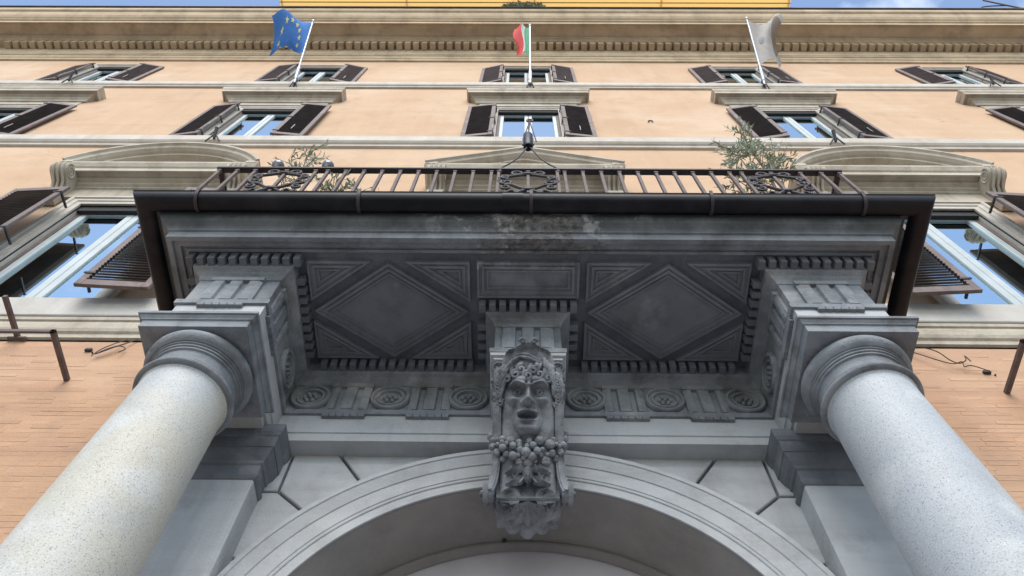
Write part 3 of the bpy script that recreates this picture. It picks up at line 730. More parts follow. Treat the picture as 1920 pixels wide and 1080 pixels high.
for s in (-1, 1):
    f = lambda pts: [(s*a, c) for a, c in pts]
    def ringpts(a0, a1): return [(RO*math.sin(R(a0+(a1-a0)*i/4)), AZ+RO*math.cos(R(a0+(a1-a0)*i/4))) for i in range(5)]
    for k in range(3):
        a0, a1 = angs[k], angs[k+1]
        in_ = ringpts(a0, a1)
        if k == 0: poly = [rad(a0+8, TOP), *[p for p in ringpts(a0+8, a1)], rad(a1, TOP)]; poly = [p for p in poly if p[1] <= TOP+.001]
        elif k == 1: poly = [rad(a0, TOP), *in_, rad(a1, TOP)]
        else: poly = [rad(a0, TOP), *in_, (XS, ZSTEP), (XS, TOP)]
        if len(poly) > 2: stone_blk(f(poly))
    stone_blk(f([(XS, ZSTEP), (2.62, ZSTEP), (2.62, TOP), (XS, TOP)]), 'ashlar_block')
    pz = AZ+2.03/math.tan(R(62))
    stone_blk(f([(XS, ZSTEP), *ringpts(47, 62), (2.04, pz), (2.62, pz), (2.62, ZSTEP)]))
    pz2 = AZ+2.2/math.tan(R(78))
    stone_blk(f([(2.04, pz), *ringpts(62, 78), (2.2, pz2), (2.62, pz2), (2.62, pz)]))
    stone_blk(f([(2.2, pz2), *ringpts(78, 89), (2.2, AZ), (2.62, AZ), (2.62, pz2)]))
    for k in range(6):
        z1 = AZ-k*.75; stone_blk(f([(AO, z1-.75), (2.62, z1-.75), (2.62, z1), (AO, z1)]), 'ashlar_block')
    # pilaster behind the column
    b = B(); x0, x1 = sorted((s*1.985, s*2.70)); b.cbox(x0, x1, -.25, -.01, -1.6, 4.56, .01); pil = b.obj('pilaster', STONEL, arc)
    b = B(); pth = [(x0, -.02), (x0, -.25), (x1, -.25), (x1, -.02)]
    b.sweep(pth, [(-.02, 4.50), (.0, 4.50), (.012, 4.51), (.022, 4.53), (.022, 4.55), (.008, 4.56), (.006, 4.66), (.02, 4.67), (.022, 4.70), (.045, 4.73), (.065, 4.79), (.068, 4.80), (.075, 4.80), (.075, 4.92), (.085, 4.93), (.10, 4.96), (.105, 5.0), (.105, ZA), (-.1, ZA)], caps=True)
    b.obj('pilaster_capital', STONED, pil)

# ================================================================== CARVED MASK KEYSTONE
key = empty('mask_keystone', 'carved stone bracket with a shouting face, curls and a fruit garland above the arch', 'carving', (0, -.1, -1.6))
TH = R(38); MO = Vector((0, -.60, 5.02)); MN = Vector((0, -math.cos(TH), -math.sin(TH))); MB_ = Vector((0, -math.sin(TH), math.cos(TH)))
def ML(a, b_, c): 
    p = MO+Vector((a, 0, 0))+MB_*b_+MN*c; return (p.x, p.y, p.z)
# bracket body: S-curve in side elevation
side = [(-.72, 5.30), (-.74, 5.22), (-.73, 5.12), (-.68, 5.0), (-.60, 4.88), (-.51, 4.78), (-.42, 4.69), (-.35, 4.60), (-.30, 4.51), (-.275, 4.43), (-.27, 4.37), (-.285, 4.335)]
def body(hw, inset):
    b = B(); o = [(y+inset, z) for y, z in side]+[(-.24, 4.325), (.0, 4.40), (.16, 4.48), (.2, 4.7), (0, 4.8), (-.04, 5.30)]
    b.prism(o, -hw, hw, SIDE); return b
bb_ = body(.225, .03)
for s in (-1, 1):      # two convex rolls with a sunk channel between them
    bb_.tube([(s*.128, y+.055, z) for y, z in side]+[(s*.128, -.24, 4.325), (s*.128, -.20, 4.33)], [.085]*len(side)+[.07, .03], 12)
bb_.obj('bracket', CARVE, key, True, 40)
b = B()     # raised edge bands, flaring towards the scrolls at the foot
for s in (-1, 1):
    n = len(side)
    def fl(z): return .045*max(0, (4.62-z)/.28)**2
    for (lo_, hi_, dp) in ((.200, .262, .035), (.214, .248, .045)):
        v = []
        for (y, z) in side:
            z += (dp-.035)*.4; o_ = fl(z); v += [(s*(lo_+o_), y-dp, z), (s*(hi_+o_), y-dp, z), (s*(hi_+o_), y+.10, z), (s*(lo_+o_), y+.10, z)]
        b.add(v, [(k*4+q, k*4+(q+1) % 4, k*4+4+(q+1) % 4, k*4+4+q) for k in range(n-1) for q in range(4)]+[(0, 1, 2, 3), tuple(4*(n-1)+q for q in range(4))])
    pts = [(s*.300, -.245+.085*(1-i/26)*math.cos(R(180+i*28)), 4.385+.085*(1-i/26)*math.sin(R(180+i*28))) for i in range(24)]
    b.tube(pts, .022, 6); b.sphere((s*.315, -.245, 4.385), (.03, .03, .03), 8, 6)
    b.tube([(s*.24, -.26, 4.36), (s*.31, -.26, 4.36)], .055, 14)
    pts = [(s*.270, -.60+.10*(1-i/26)*math.cos(R(200-i*28)), 5.17+.10*(1-i/26)*math.sin(R(200-i*28))) for i in range(24)]
    b.tube(pts, .018, 6)
b.obj('edge_band', CARVE, key, True, 40)
b = B(); b.sweep([(-.27, -.05), (-.27, -.80), (.27, -.80), (.27, -.05)], [(-.3, 5.295), (-.02, 5.295), (0, 5.30), (.0, 5.325), (.022, 5.33), (.03, 5.357), (-.3, 5.358)]); b.box(-.25, .25, -.78, -.05, 5.297, 5.356)
b.obj('cap', STONEL, key)
# --- face: carved relief
def G(a, b_, ca, cb, sa, sb): return np.exp(-((a-ca)/sa)**2-((b_-cb)/sb)**2)
def face_height(A, Bv):
    aa = np.abs(A)
    # skull and jaw outline
    hwid = np.interp(Bv, [-.31, -.285, -.25, -.20, -.13, -.05, .02, .08, .14, .22], [.06, .098, .120, .132, .142, .150, .147, .146, .145, .12])
    q = np.clip(1-(aa/hwid)**2.6, 0, None)
    H = .155*np.power(q, .55)
    H *= np.interp(Bv, [-.31, -.29, -.26, -.22, -.1, .1, .2], [.25, .62, .85, .95, 1, 1, .8])
    ins = (aa < hwid).astype(float)
    D = np.zeros_like(A)
    D += .028*G(aa, Bv, .090, -.025, .036, .034)          # cheekbones
    D += -.012*G(aa, Bv, .100, -.125, .026, .045)          # hollow cheeks
    D += .020*G(aa, Bv, .05, .13, .06, .035)              # forehead bosses
    D += .040*G(aa, Bv-.30*(aa-.05)+3.2*np.clip(aa-.085, 0, 1)**1.0*.35, .066, .090, .046, .012)      # brow ridge
    D += .016*G(aa, Bv, .112, .092, .026, .014)
    D += .018*G(A, Bv, 0, .075, .018, .018)               # glabella knot
    D += -.016*G(aa, Bv, .016, .098, .006, .022)          # frown furrows
    D += -.082*G(aa, Bv, .066, .032, .040, .036)          # sockets
    D += .070*np.exp(-np.power(((aa-.066)/.026)**2+((Bv-.030)/.021)**2, 1.6))           # eyeballs
    D += .026*np.exp(-((Bv-.056+14*(aa-.066)**2)/.0055)**2)*np.exp(-((aa-.066)/.036)**4)           # upper lid
    D += .010*np.exp(-((Bv-.004-8*(aa-.066)**2)/.005)**2)*np.exp(-((aa-.066)/.034)**4)           # lower lid
    D += -.030*G(aa, Bv, .064, .031, .0085, .0085)        # drilled pupils
    D += -.010*G(aa, Bv, .080, -.008, .035, .007)         # bag under the eye
    nb = np.interp(Bv, [-.09, -.074, -.058, 0, .05, .09], [0, .074, .100, .064, .032, 0])
    nw = np.interp(Bv, [-.085, -.06, -.03, .05], [.024, .023, .017, .014])
    D += nb*np.exp(-(aa/nw)**2.4)                         # nose
    D += .034*G(aa, Bv, .028, -.064, .012, .013)          # wings
    D += -.034*G(aa, Bv, .016, -.080, .008, .007)         # nostrils
    D += -.018*G(aa-.02, Bv+.055+.9*(aa-.055), .055, -.02, .012, .030)   # folds from nose to mouth
    D += -.012*G(A, Bv, 0, -.098, .008, .012)
    mo = np.exp(-np.power((aa/.046)**2+((Bv+.158)/.033)**2, 2.2))
    D += -.10*mo                                         # open mouth
    D += .030*np.exp(-((Bv+.120+.25*aa)/.010)**2)*np.exp(-(aa/.050)**4)     # upper lip
    D += .034*np.exp(-((Bv+.200-.25*aa)/.013)**2)*np.exp(-(aa/.040)**4)          # lower lip
    D += .045*G(A, Bv, 0, -.170, .028, .012)*mo           # tongue
    D += .024*np.exp(-((Bv+.138)/.006)**2)*np.exp(-(aa/.034)**6)*mo*1.6              # teeth
    D += -.014*G(A, Bv, 0, -.222, .035, .010)
    D += .030*G(A, Bv, 0, -.252, .042, .026)              # chin
    D += -.008*G(A, Bv, 0, -.252, .006, .02)
    return H+1.28*D*ins*np.clip(q*3, 0, 1), q
na, nb_ = 151, 191
A, Bv = np.meshgrid(np.linspace(-.2, .2, na), np.linspace(-.305, .205, nb_))
H, q = face_height(A/1.27, Bv/.98); H = np.where(q <= 0, -.06, H)
rng = np.random.default_rng(4); 
v = [ML(A[i, j]*1.0+.006*math.sin(Bv[i, j]*9), Bv[i, j], H[i, j]+.005) for i in range(nb_) for j in range(na)]
f = [(i*na+j, i*na+j+1, (i+1)*na+j+1, (i+1)*na+j) for i in range(nb_-1) for j in range(na-1)]
fo = link('face', mesh('face', v, f, CARVE, True, None), key)
# --- ears, neck
b = B()
b.tube([ML(0, -.22, .03), ML(0, -.30, .0), ML(0, -.36, -.02)], [.085, .08, .085], 14)
for s in (-1, 1): b.sphere(ML(s*.15, -.01, .02), (.025, .03, .05), 8, 6)
b.obj('neck', CARVE, key, True, 60)
# --- hair: locks and curls
hb = B(); rh = random.Random(21)
def curl(a, b_, c, r, turns, rot, thick, tail=None):
    pts = []; n = int(turns*12)
    if tail:
        t0 = tail
        st_ = (a+r*math.cos(rot), b_+r*math.sin(rot))
        for i in range(6):
            t = i/6; pts.append(ML(t0[0]*(1-t)+st_[0]*t, t0[1]*(1-t)+st_[1]*t, t0[2]*(1-t)+c*t+.02*math.sin(t*3.14)))
    for i in range(n+1):
        t = i/n; an = rot+t*turns*2*math.pi; rr = r*(1-.8*t); pts.append(ML(a+rr*math.cos(an), b_+rr*math.sin(an), c+.018*t))
    rs_ = [thick*(.75+.25*math.sin(3.14*min(1, i/8)))*(1-.35*i/len(pts)) for i in range(len(pts))]
    hb.tube(pts, rs_, 7)
# big forelocks over the brow, then wavy locks falling round the temples
for (a, b_, r, tn, rot, tx) in [(-.005, .150, .040, 1.5, 1.4, .03), (.085, .165, .036, 1.4, 2.2, .11), (-.095, .165, .038, 1.4, .8, -.07), (.150, .140, .036, 1.4, 2.6, .14), (-.158, .135, .036, 1.4, .5, -.13), (.04, .195, .034, 1.3, .6, .06), (-.055, .20, .034, 1.3, 2.5, -.02)]:
    curl(a, b_, .150-.42*abs(a)**1.5, r, tn, rot, .0205, (tx, .275, .10))
for k in range(72):
    s = 1 if k % 2 else -1; t = (k//2)/35; ph = rh.uniform(0, 6.28)
    a0, b0 = s*(.05+.10*t), .285-.05*t
    a1, b1 = s*(.172+.062*math.sin(t*2.4)+rh.uniform(-.014, .014)), .20-.255*t+rh.uniform(-.012, .012)
    pts = []
    for i in range(15):
        u = i/14; w_ = .016*math.sin(u*11+ph)
        pts.append(ML(a0+(a1-a0)*u**.8+w_*.6, b0+(b1-b0)*u+w_+.03*math.sin(u*3.14), .105+.045*math.sin(u*2.9)-.015*u-.02*t+.014*math.sin(u*7+ph)))
    hb.tube(pts, [.007+.006*math.sin(min(1, u_/9)*1.57) if u_ < 10 else .013*(1-(u_-9)/7) for u_ in range(15)], 6)
    if k % 3 == 0: curl(a1, b1, .13-.03*t, .031, 1.4, ph, .0165)
hb.sphere(ML(0, .235, .03), (.215, .12, .10), 20, 12)
hb.obj('hair', CARVE, key, True, 60)
# --- swept band and leafy crest above the hair
b = B()
for (o_, w_) in ((.262, .145), (.285, .12)):
    b.tube([ML(w_*math.sin(t)*1.0, o_+.03*math.cos(t*1.0)-.02*math.sin(t*2.3), .145+.02*math.cos(t)-.05*abs(math.sin(t))) for t in [i*.1*1.35 for i in range(-10, 11)]], .013, 7)
n1, n2 = 25, 12; vv = []; 
for i in range(n2):
    t = i/(n2-1)
    for j in range(n1):
        u = -1+2*j/(n1-1); wd = .20*(1-t)**.42+.085*t; rib = .010*math.cos(u*3.14*4)*(1-.3*t)
        vv.append(ML(u*wd, .265+.150*t-.03*u*u, .13*(1-.25*u*u)-.01*t+rib+.045*max(0, t-.75)/.25))
for j in range(n1):
    u = -1+2*j/(n1-1); vv.append(ML(u*.17, .27, -.05))
b.add(vv, [(i*n1+j, i*n1+j+1, (i+1)*n1+j+1, (i+1)*n1+j) for i in range(n2-1) for j in range(n1-1)])
for s in (-1, 1):
    pts = [ML(s*(.045+.028*(1-i/16)*math.cos(i*.5)), .43+.028*(1-i/16)*math.sin(i*.5), .15) for i in range(14)]; b.tube(pts, .011, 6)
b.obj('crest', CARVE, key, True, 50)
# --- side leaves, ear volutes on the cap corners
b = B()
for s in (-1, 1):
    pts = [ML(s*(.235+.055*(1-i/22)*math.cos(2.8-i*.36)), .255+.055*(1-i/22)*math.sin(2.8-i*.36), .02) for i in range(20)]; b.tube(pts, .014, 6)
    for k in range(5):
        z = -.08-.05*k; b.tube([ML(s*.135, z+.04, .01), ML(s*.175, z+.02, .045), ML(s*.20, z-.015, .03), ML(s*.195, z-.045, .0)], [.014, .018, .014, .006], 6)
    for k in range(4):
        b.tube([ML(s*(.06+.03*k), -.27, .03), ML(s*(.09+.03*k), -.31-.005*k, .07), ML(s*(.11+.03*k), -.355, .05)], [.016, .018, .008], 6)
b.obj('side_foliage', CARVE, key, True, 50)
# --- fruit garland
rg = random.Random(5)
gb = B(); sw = []
for i in range(29):
    t = -1+2*i/28; a = .265*math.sin(t*1.5)/math.sin(1.5); dpt = -.335-.085*(1-t*t); sw.append((a, dpt, .075*(1-t*t)+.0))
gb.tube([ML(a, d_, c-.02) for a, d_, c in sw], [.03+.022*(1-abs(-1+2*i/28)) for i in range(29)], 8)
gar = gb.obj('garland', CARVE, key, True, 60)
def fruit(k):
    kind = k % 4; bb = B()
    if kind == 0: fn = lambda th, ph: 1-.30*math.exp(-(th/.35)**2)+.04*math.cos(5*ph)*math.sin(th)
    elif kind == 1: fn = lambda th, ph: 1+.07*math.cos(7*ph)*math.sin(th)**.5-.25*math.exp(-(th/.35)**2)
    elif kind == 2: fn = lambda th, ph: 1+.09*math.sin(9*ph)*math.sin(8*th)
    else: fn = lambda th, ph: 1-.2*math.exp(-(th/.3)**2)-.16*abs(math.cos(ph))**14
    bb.sphere((0, 0, 0), 1, 14, 10, fn); return bb.mesh('fruit', CARVE, True, None)
fm = [fruit(k) for k in range(4)]
used = []
for k in range(420):
    t = rg.uniform(-1.12, 1.12) if k > 12 else -1+.167*k; r = rg.uniform(.026, .043)*(1.08-.22*abs(t)) if k < 90 else rg.uniform(.018, .026); row = rg.uniform(-1, 1)
    a = .272*math.sin(t*1.45)/math.sin(1.45); d_ = -.330-.085*(1-t*t)+row*(.048+.034*(1-t*t))+.05*max(0, abs(t)-.8); c = .085*(1-t*t)+.050*(1-.75*row*row)+.015
    P_ = Vector(ML(a, d_, c))
    if any((P_-u).length < .74*(r+r2) for u, r2 in used) or len(used) > 74: continue
    used.append((P_, r))
    o = link('fruit', fm[rg.randrange(4)], gar, P_); o.scale = (r, r, r*rg.uniform(.9, 1.05)); nd = (MN+Vector((rg.uniform(-.5, .5), rg.uniform(-.3, .3), rg.uniform(-.5, .5)))).to_track_quat('Z', 'Y'); o.rotation_euler = nd.to_euler()
# --- acanthus drop and shell under the foot
def onfront(z):   # y of the bracket front at height z
    for (y0, z0), (y1, z1) in zip(side, side[1:]):
        if z1 <= z <= z0: return y0+(y1-y0)*(z0-z)/(z0-z1)
    return side[-1][0]
b = B()
for (zc, wd, ln) in ((4.66, .10, .11), (4.56, .14, .13)):
    n1, n2 = 19, 8; vv = []
    for i in range(n2):
        t = i/(n2-1)
        for j in range(n1):
            u = -1+2*j/(n1-1); ww = wd*(.35+.65*math.sin(min(1, t*1.15)*1.57)); lob = 1+.0*u; z = zc+.03-ln*t*(.55+.45*abs(math.cos(u*4.7)))
            vv.append((u*ww, onfront(z)-.0-.075*math.sin(t*2.2)*(1-.4*u*u)-.014*math.cos(u*14), z))
    b.add(vv, [(i*n1+j, i*n1+j+1, (i+1)*n1+j+1, (i+1)*n1+j) for i in range(n2-1) for j in range(n1-1)])
def leaf(b, pts, wd, lobes=3, bulge=.02):
    n1, n2 = 13, 22; vv = []; P_ = [Vector(p) for p in pts]
    for i in range(n2):
        t = i/(n2-1); f_ = t*(len(P_)-1); k = min(int(f_), len(P_)-2); c = P_[k].lerp(P_[k+1], f_-k); dr = (P_[k+1]-P_[k]).normalized()
        sd_ = Vector((0, -.45, 0)).cross(dr).normalized(); nn = dr.cross(sd_)
        if nn.y > 0: nn = -nn
        ww = wd*math.sin(min(1, .15+t*1.05)*3.0)*(.72+.28*abs(math.cos(t*lobes*3.14)))
        for q in range(n1):
            u = -1+2*q/(n1-1); vv.append(c+sd_*u*ww+nn*(bulge*(1-u*u)*math.sin(t*3.1)+.012*math.cos(u*9.4)-.018*math.exp(-(u/.12)**2)*0+.03*t*t))
    b.add(vv, [(i*n1+q, i*n1+q+1, (i+1)*n1+q+1, (i+1)*n1+q) for i in range(n2-1) for q in range(n1-1)])
F_ = lambda x, z, o_: (x, onfront(z)-o_, z)
leaf(b, [F_(0, 4.60, .0), F_(0, 4.52, .035), F_(0, 4.44, .04), F_(0, 4.36, .03)], .05, 3)
for s in (-1, 1):
    leaf(b, [F_(s*.015, 4.60, .0), F_(s*.06, 4.54, .04), F_(s*.10, 4.50, .045), F_(s*.145, 4.49, .02)], .042, 2)
    leaf(b, [F_(s*.02, 4.52, .0), F_(s*.06, 4.46, .03), F_(s*.10, 4.41, .035), F_(s*.15, 4.39, .02)], .045, 2)
    b.tube([F_(s*.03, 4.50, .02), F_(s*.035, 4.45, .05), F_(s*.06, 4.41, .055), F_(s*.085, 4.42, .05), F_(s*.08, 4.445, .045)], [.009, .010, .012, .010, .008], 6)
b.obj('acanthus', CARVE, key, True, 50)
b = B(); n1, n2 = 97, 41; vv = []
for i in range(n2):
    t = i/(n2-1)
    for j in range(n1):
        ph = -math.pi/2+math.pi*j/(n1-1); lobe = abs(math.cos(ph*6)); sc = t*(.97+.05*lobe*t)
        st = (t*4.0) % 1.0; step = -.045*st*t          # overlapping scalloped rows
        x = .265*sc*math.sin(ph); y = -.25+.40*sc*math.cos(ph); z = 4.315+.125*t*t+step-.035*lobe*t
        vv.append((x, y, z-.04*math.sin(t*3.14)))
b.add(vv, [(i*n1+j, i*n1+j+1, (i+1)*n1+j+1, (i+1)*n1+j) for i in range(n2-1) for j in range(n1-1)])
b.obj('shell', CARVE, key, True, 60)

# ================================================================== RAIN GUTTER
gut = empty('rain_gutter', 'dark painted half-round rain gutter round the edge of the portico roof', 'gutter', (0, -1.7, 6.3))
GX, GY, GZ, GR = 3.255, -1.735, 6.285, .090
pr = [(GR*math.cos(R(a)), GZ+GR*math.sin(R(a))) for a in range(180, 361, 15)]
pr = pr+[(GR+.008, GZ+.008), (GR, GZ+.018), (GR-.010, GZ+.008)]+[((GR-.008)*math.cos(R(a)), GZ+(GR-.008)*math.sin(R(a))) for a in range(360, 179, -15)]
b = B(); b.sweep([(-GX, GY), (GX, GY)], pr, close_prof=True, caps=False)
# mitred corners: the front run and both returns in one sweep
b = B(); b.sweep([(-GX+.02, .0), (-GX+.02, GY), (GX+.03, GY), (GX+.03, .0)], pr, close_prof=True, caps=False)
b.obj('trough', GUTT, gut, True, 50)
def clip_mesh():
    b = B(); o = [((GR+.012)*math.cos(R(a)), GZ+(GR+.012)*math.sin(R(a))) for a in range(175, 361, 12)]; o += [(GR+.022, GZ+.03)]
    i_ = [(x*.93, GZ+(z-GZ)*.93) for x, z in o]
    b.prism([(-x, z) for x, z in o]+[(-x, z) for x, z in i_][::-1], -.014, .014, SIDE)
    return b.mesh('bracket', IRON, True, 40)
cm_ = clip_mesh()
for x in (-2.78, -1.42, .02, 1.52, 2.78): link('bracket', cm_, gut, (x, GY-gut.location.y, -gut.location.z))
b = B()      # sleeve where two lengths meet
o = [((GR+.003)*math.cos(R(a)), GZ+(GR+.003)*math.sin(R(a))) for a in range(176, 361, 12)]; i_ = [(x*.95, GZ+(z-GZ)*.95) for x, z in o]
b.prism([(GY-x, z) for x, z in o]+[(GY-x, z) for x, z in i_][::-1], -.22, -.05, SIDE); b.obj('joint_sleeve', GUTT, gut, True, 40)

# ================================================================== BALCONY RAILING
rail = empty('balcony_railing', 'dark wrought iron balcony railing with scroll panels above the gutter', 'railing', (0, -1.64, 6.4))
RX, RY, RZ = 3.03, -1.64, 7.46
b = B(); b.box(-RX-.03, RX+.03, RY-.03, RY+.03, RZ, RZ+.03); b.obj('top_rail', IRON, rail)
for s in (-1, 1):
    b = B(); b.box(s*RX-.025, s*RX+.025, RY+.03, -.02, RZ+.002, RZ+.028); b.obj('side_rail', IRON, rail)
b = B(); b.box(-RX, RX, RY-.02, RY+.02, 6.47, 6.5); b.obj('bottom_rail', IRON, rail)
bar = B().cbox(-.015, .015, -.015, .015, 6.40, RZ, .003); bar.box(-.02, .02, -.02, .02, RZ-.05, RZ-.03)
bar = bar.mesh('bar', RUST)
PAN = (-2.36, 0, 2.36); xs = []
pos_ = [-RX]
def inpan(x): return any(abs(x-p) < .26 for p in PAN)
k = 0
allx = []
for i in range(-17, 18):
    x = i*.178
    if not inpan(x): allx.append(x)
for p in PAN: allx += [p-.285, p+.285, p]
allx = sorted(allx); keep = []
for x in allx:
    if keep and x-keep[-1] < .07: continue
    keep.append(x)
for x in keep: link('bar', bar, rail, (x, RY-rail.location.y, -rail.location.z))
for s in (-1, 1):
    for j in range(8): link('bar', bar, rail, (s*RX, RY+.18*(j+1)-rail.location.y, -rail.location.z))
def spiral(cx, cz, r, a0, turns, sgn, n=18):
    return [(cx+r*(1-.62*i/n)*math.cos(a0+sgn*turns*6.283*i/n), 0, cz+r*(1-.62*i/n)*math.sin(a0+sgn*turns*6.283*i/n)) for i in range(n+1)]
def scroll_panel():
    b = B()
    for s in (-1, 1):
        # upper C-scrolls, meeting at the middle bar
        for (cx, cz, r, a0, t, sg) in ((.10, 7.36, .062, -1.2, 1.15, 1), (.215, 7.23, .05, 2.2, 1.1, -1), (.20, 7.08, .062, .8, 1.15, -1), (.22, 6.94, .05, 1.6, 1.1, 1), (.16, 6.82, .06, .3, 1.1, -1), (.10, 6.70, .06, 1.2, 1.15, -1)):
            b.tube([(s*p[0], p[1], p[2]) for p in spiral(cx, cz, r, a0, t, sg)], [.015*(1-.25*i/18) for i in range(19)], 7)
        b.tube([(s*.015, 0, 7.33), (s*.09, 0, 7.30), (s*.18, 0, 7.26), (s*.28, 0, 7.20)], .015, 7)
        b.tube([(s*.02, 0, 6.88), (s*.08, 0, 6.93), (s*.14, 0, 7.0), (s*.19, 0, 7.02)], .016, 7)
        b.tube([(s*.02, 0, 6.88), (s*.08, 0, 6.82), (s*.12, 0, 6.76)], .016, 7)
        b.tube([(s*.255, -.0, 7.05), (s*.285, 0, 7.12), (s*.27, 0, 7.20)], .013, 6)
        for q in ((.20, 7.145), (.06, 7.335), (.205, 7.0)): b.sphere((s*q[0], 0, q[1]), .022, 8, 6)
    b.cbox(-.045, .045, -.022, .022, 6.86, 6.905, .006); b.cbox(-.05, .05, -.02, .02, 7.32, 7.35, .006)
    return b.mesh('scroll_panel', IRON, True, 50)
sm_ = scroll_panel()
for p in PAN: link('scroll_panel', sm_, rail, (p, RY-.012-rail.location.y, -rail.location.z))

# globe lamps clipped behind the rail
for i, (x, lb) in enumerate(((-2.50, 'small grey globe lamp on the railing, left of the pair'), (-2.0, 'small grey globe lamp on the railing, right of the pair'))):
    e = empty('globe_lamp', lb, 'lamp', (x, RY, RZ+.03), 'globe lamps on the balcony rail')
    B().sphere((x, RY, RZ+.145), (.062, .062, .068), 18, 12).obj('globe', BULB, e, True, 80)
    B().lathe([(.035, RZ+.03), (.04, RZ+.06), (.048, RZ+.075), (.046, RZ+.09)], x, RY, 16).obj('collar', IRON, e, True, 40)
# spotlight carried on two bent rods above the middle of the rail
e = empty('spotlight', 'black cylindrical spotlight on two bent iron rods over the railing centre', 'lamp', (0, RY, RZ))
b = B()
for s in (-1, 1): b.tube([(s*.285+.01, RY, RZ-.06), (s*.285+.01, RY, RZ+.06), (s*.272+.01, RY, RZ+.13), (s*.20+.01, RY, RZ+.25), (s*.13+.01, RY, RZ+.42), (s*.06+.01, RY, RZ+.68), (s*.018+.01, RY, RZ+.86)], .009, 8)
b.obj('rods', IRON, e, True, 60)
for s in (-1, 1): B().sphere((s*.285+.01, RY, RZ-.02), (.028, .028, .035), 10, 8).obj('finial', IRON, e, True, 60)
b = B(); b.lathe([(.045, RZ+.86), (.052, RZ+.87), (.052, RZ+.98), (.054, RZ+1.0), (.054, RZ+1.32), (.048, RZ+1.34)], .005, RY, 20); b.obj('housing', GUTT, e, True, 40)
b = B()
for s in (-1, 1): b.box(.005+s*.058-.006, .005+s*.058+.006, RY-.012, RY+.012, RZ+.95, RZ+1.2)
b.obj('yoke', IRON, e)
b = B()
for (dx, dy) in ((-.055, 0), (.0, .03), (.09, -.02)): b.tube([(.005+dx, RY+dy, RZ+(1.20 if dx < .05 else 1.02)), (.03, RY, RZ+1.98)], .007, 6)
b.obj('stay', IRON, e)
b = B(); b.tube([(.03+.035*math.cos(i*.3927), RY+.0, RZ+2.03+.05*math.sin(i*.3927)) for i in range(17)], .012, 8); b.obj('ring', RUST, e, True, 60)

# ================================================================== BALCONY PLANTS
def leaf_quad(b, p, d, n_, L_, W_):
    d = d.normalized(); sd_ = d.cross(n_); sd_ = sd_.normalized() if sd_.length > 1e-4 else Vector((1, 0, 0)); m_ = p+d*L_*.5; nn = sd_.cross(d)*W_*.3
    b.add([p, m_+sd_*W_/2-nn*.5, p+d*L_, m_-sd_*W_/2-nn*.5, m_+nn*.3], [(0, 1, 4), (1, 2, 4), (2, 3, 4), (3, 0, 4)])
def shrub(name, label, base, stems, seed, leafs, L_=.075, W_=.019, pot=.17):
    r_ = random.Random(seed); e = empty(name, label, 'plant', base); bx, by, bz = base
    B().lathe([(pot*.72, bz), (pot, bz+.30), (pot*1.08, bz+.30), (pot*1.08, bz+.35), (pot*.95, bz+.35), (pot*.9, bz+.31)], bx, by, 20).obj('pot', TERRA, e, True, 40)
    tb = B(); lb = B()
    for (pts, rad_, tw) in stems:
        tw = int(tw*.85)
        P_ = [Vector(p) for p in pts]; tb.tube(P_, [rad_*(1-.75*i/(len(P_)-1)) for i in range(len(P_))], 6)
        def at(t):
            f_ = t*(len(P_)-1); i = min(int(f_), len(P_)-2); return P_[i].lerp(P_[i+1], f_-i)
        for k in range(tw):
            t = r_.uniform(.35, 1.0); p = at(t); a = r_.uniform(0, 6.283); l = r_.uniform(.14, .40)*(1.25-.65*t)
            d = Vector((math.cos(a), math.sin(a)*.8, r_.uniform(.15, 1.1))).normalized(); q = p+d*l*.6; e_ = q+(d+Vector((0, 0, r_.uniform(-.2, .5)))).normalized()*l*.5
            tb.tube([p, q, e_], [.0045, .003, .0015], 4)
            for m_ in range(leafs):
                u = r_.uniform(.2, 1); pp = p.lerp(q, u/.6) if u < .6 else q.lerp(e_, (u-.6)/.4)
                dd = (d*.7+Vector((r_.uniform(-1, 1), r_.uniform(-1, 1), r_.uniform(-.5, 1)))).normalized()
                leaf_quad(lb, pp, dd, Vector((r_.uniform(-1, 1), r_.uniform(-1, 1), r_.uniform(-1, 1))), L_*r_.uniform(.7, 1.25), W_*r_.uniform(.8, 1.3))
    tb.obj('stem', BARK, e, True, 60); o = lb.obj('foliage', LEAF, e); o['kind'] = 'stuff'
    return e
bx = 2.42
shrub('olive_tree', 'tall bushy olive tree in a pot at the right end of the balcony', (bx, -1.38, 6.4),
      [([(bx, -1.38, 6.6), (bx+.04, -1.42, 7.3), (bx+.10, -1.46, 8.0), (bx+.12, -1.48, 8.7), (bx+.20, -1.5, 9.5)], .022, 46),
       ([(bx, -1.38, 6.9), (bx-.06, -1.45, 7.6), (bx-.10, -1.5, 8.2), (bx-.08, -1.52, 8.9)], .014, 30),
       ([(bx, -1.38, 7.0), (bx+.16, -1.42, 7.6), (bx+.28, -1.45, 8.2), (bx+.36, -1.47, 8.8)], .014, 34),
       ([(bx, -1.38, 6.9), (bx-.15, -1.46, 7.2), (bx-.30, -1.52, 7.5), (bx-.36, -1.54, 7.8)], .010, 14)], 3, 15)
shrub('young_olive', 'thin sparse olive sapling behind the left scroll panel', (-2.32, -1.36, 6.4),
      [([(-2.32, -1.36, 6.7), (-2.38, -1.38, 7.4), (-2.44, -1.4, 8.2), (-2.52, -1.42, 8.9)], .011, 26), ([(-2.45, -1.36, 6.7), (-2.52, -1.37, 7.5), (-2.60, -1.38, 8.1), (-2.66, -1.4, 8.6)], .006, 7)], 8, 12, .075, .018, .14)
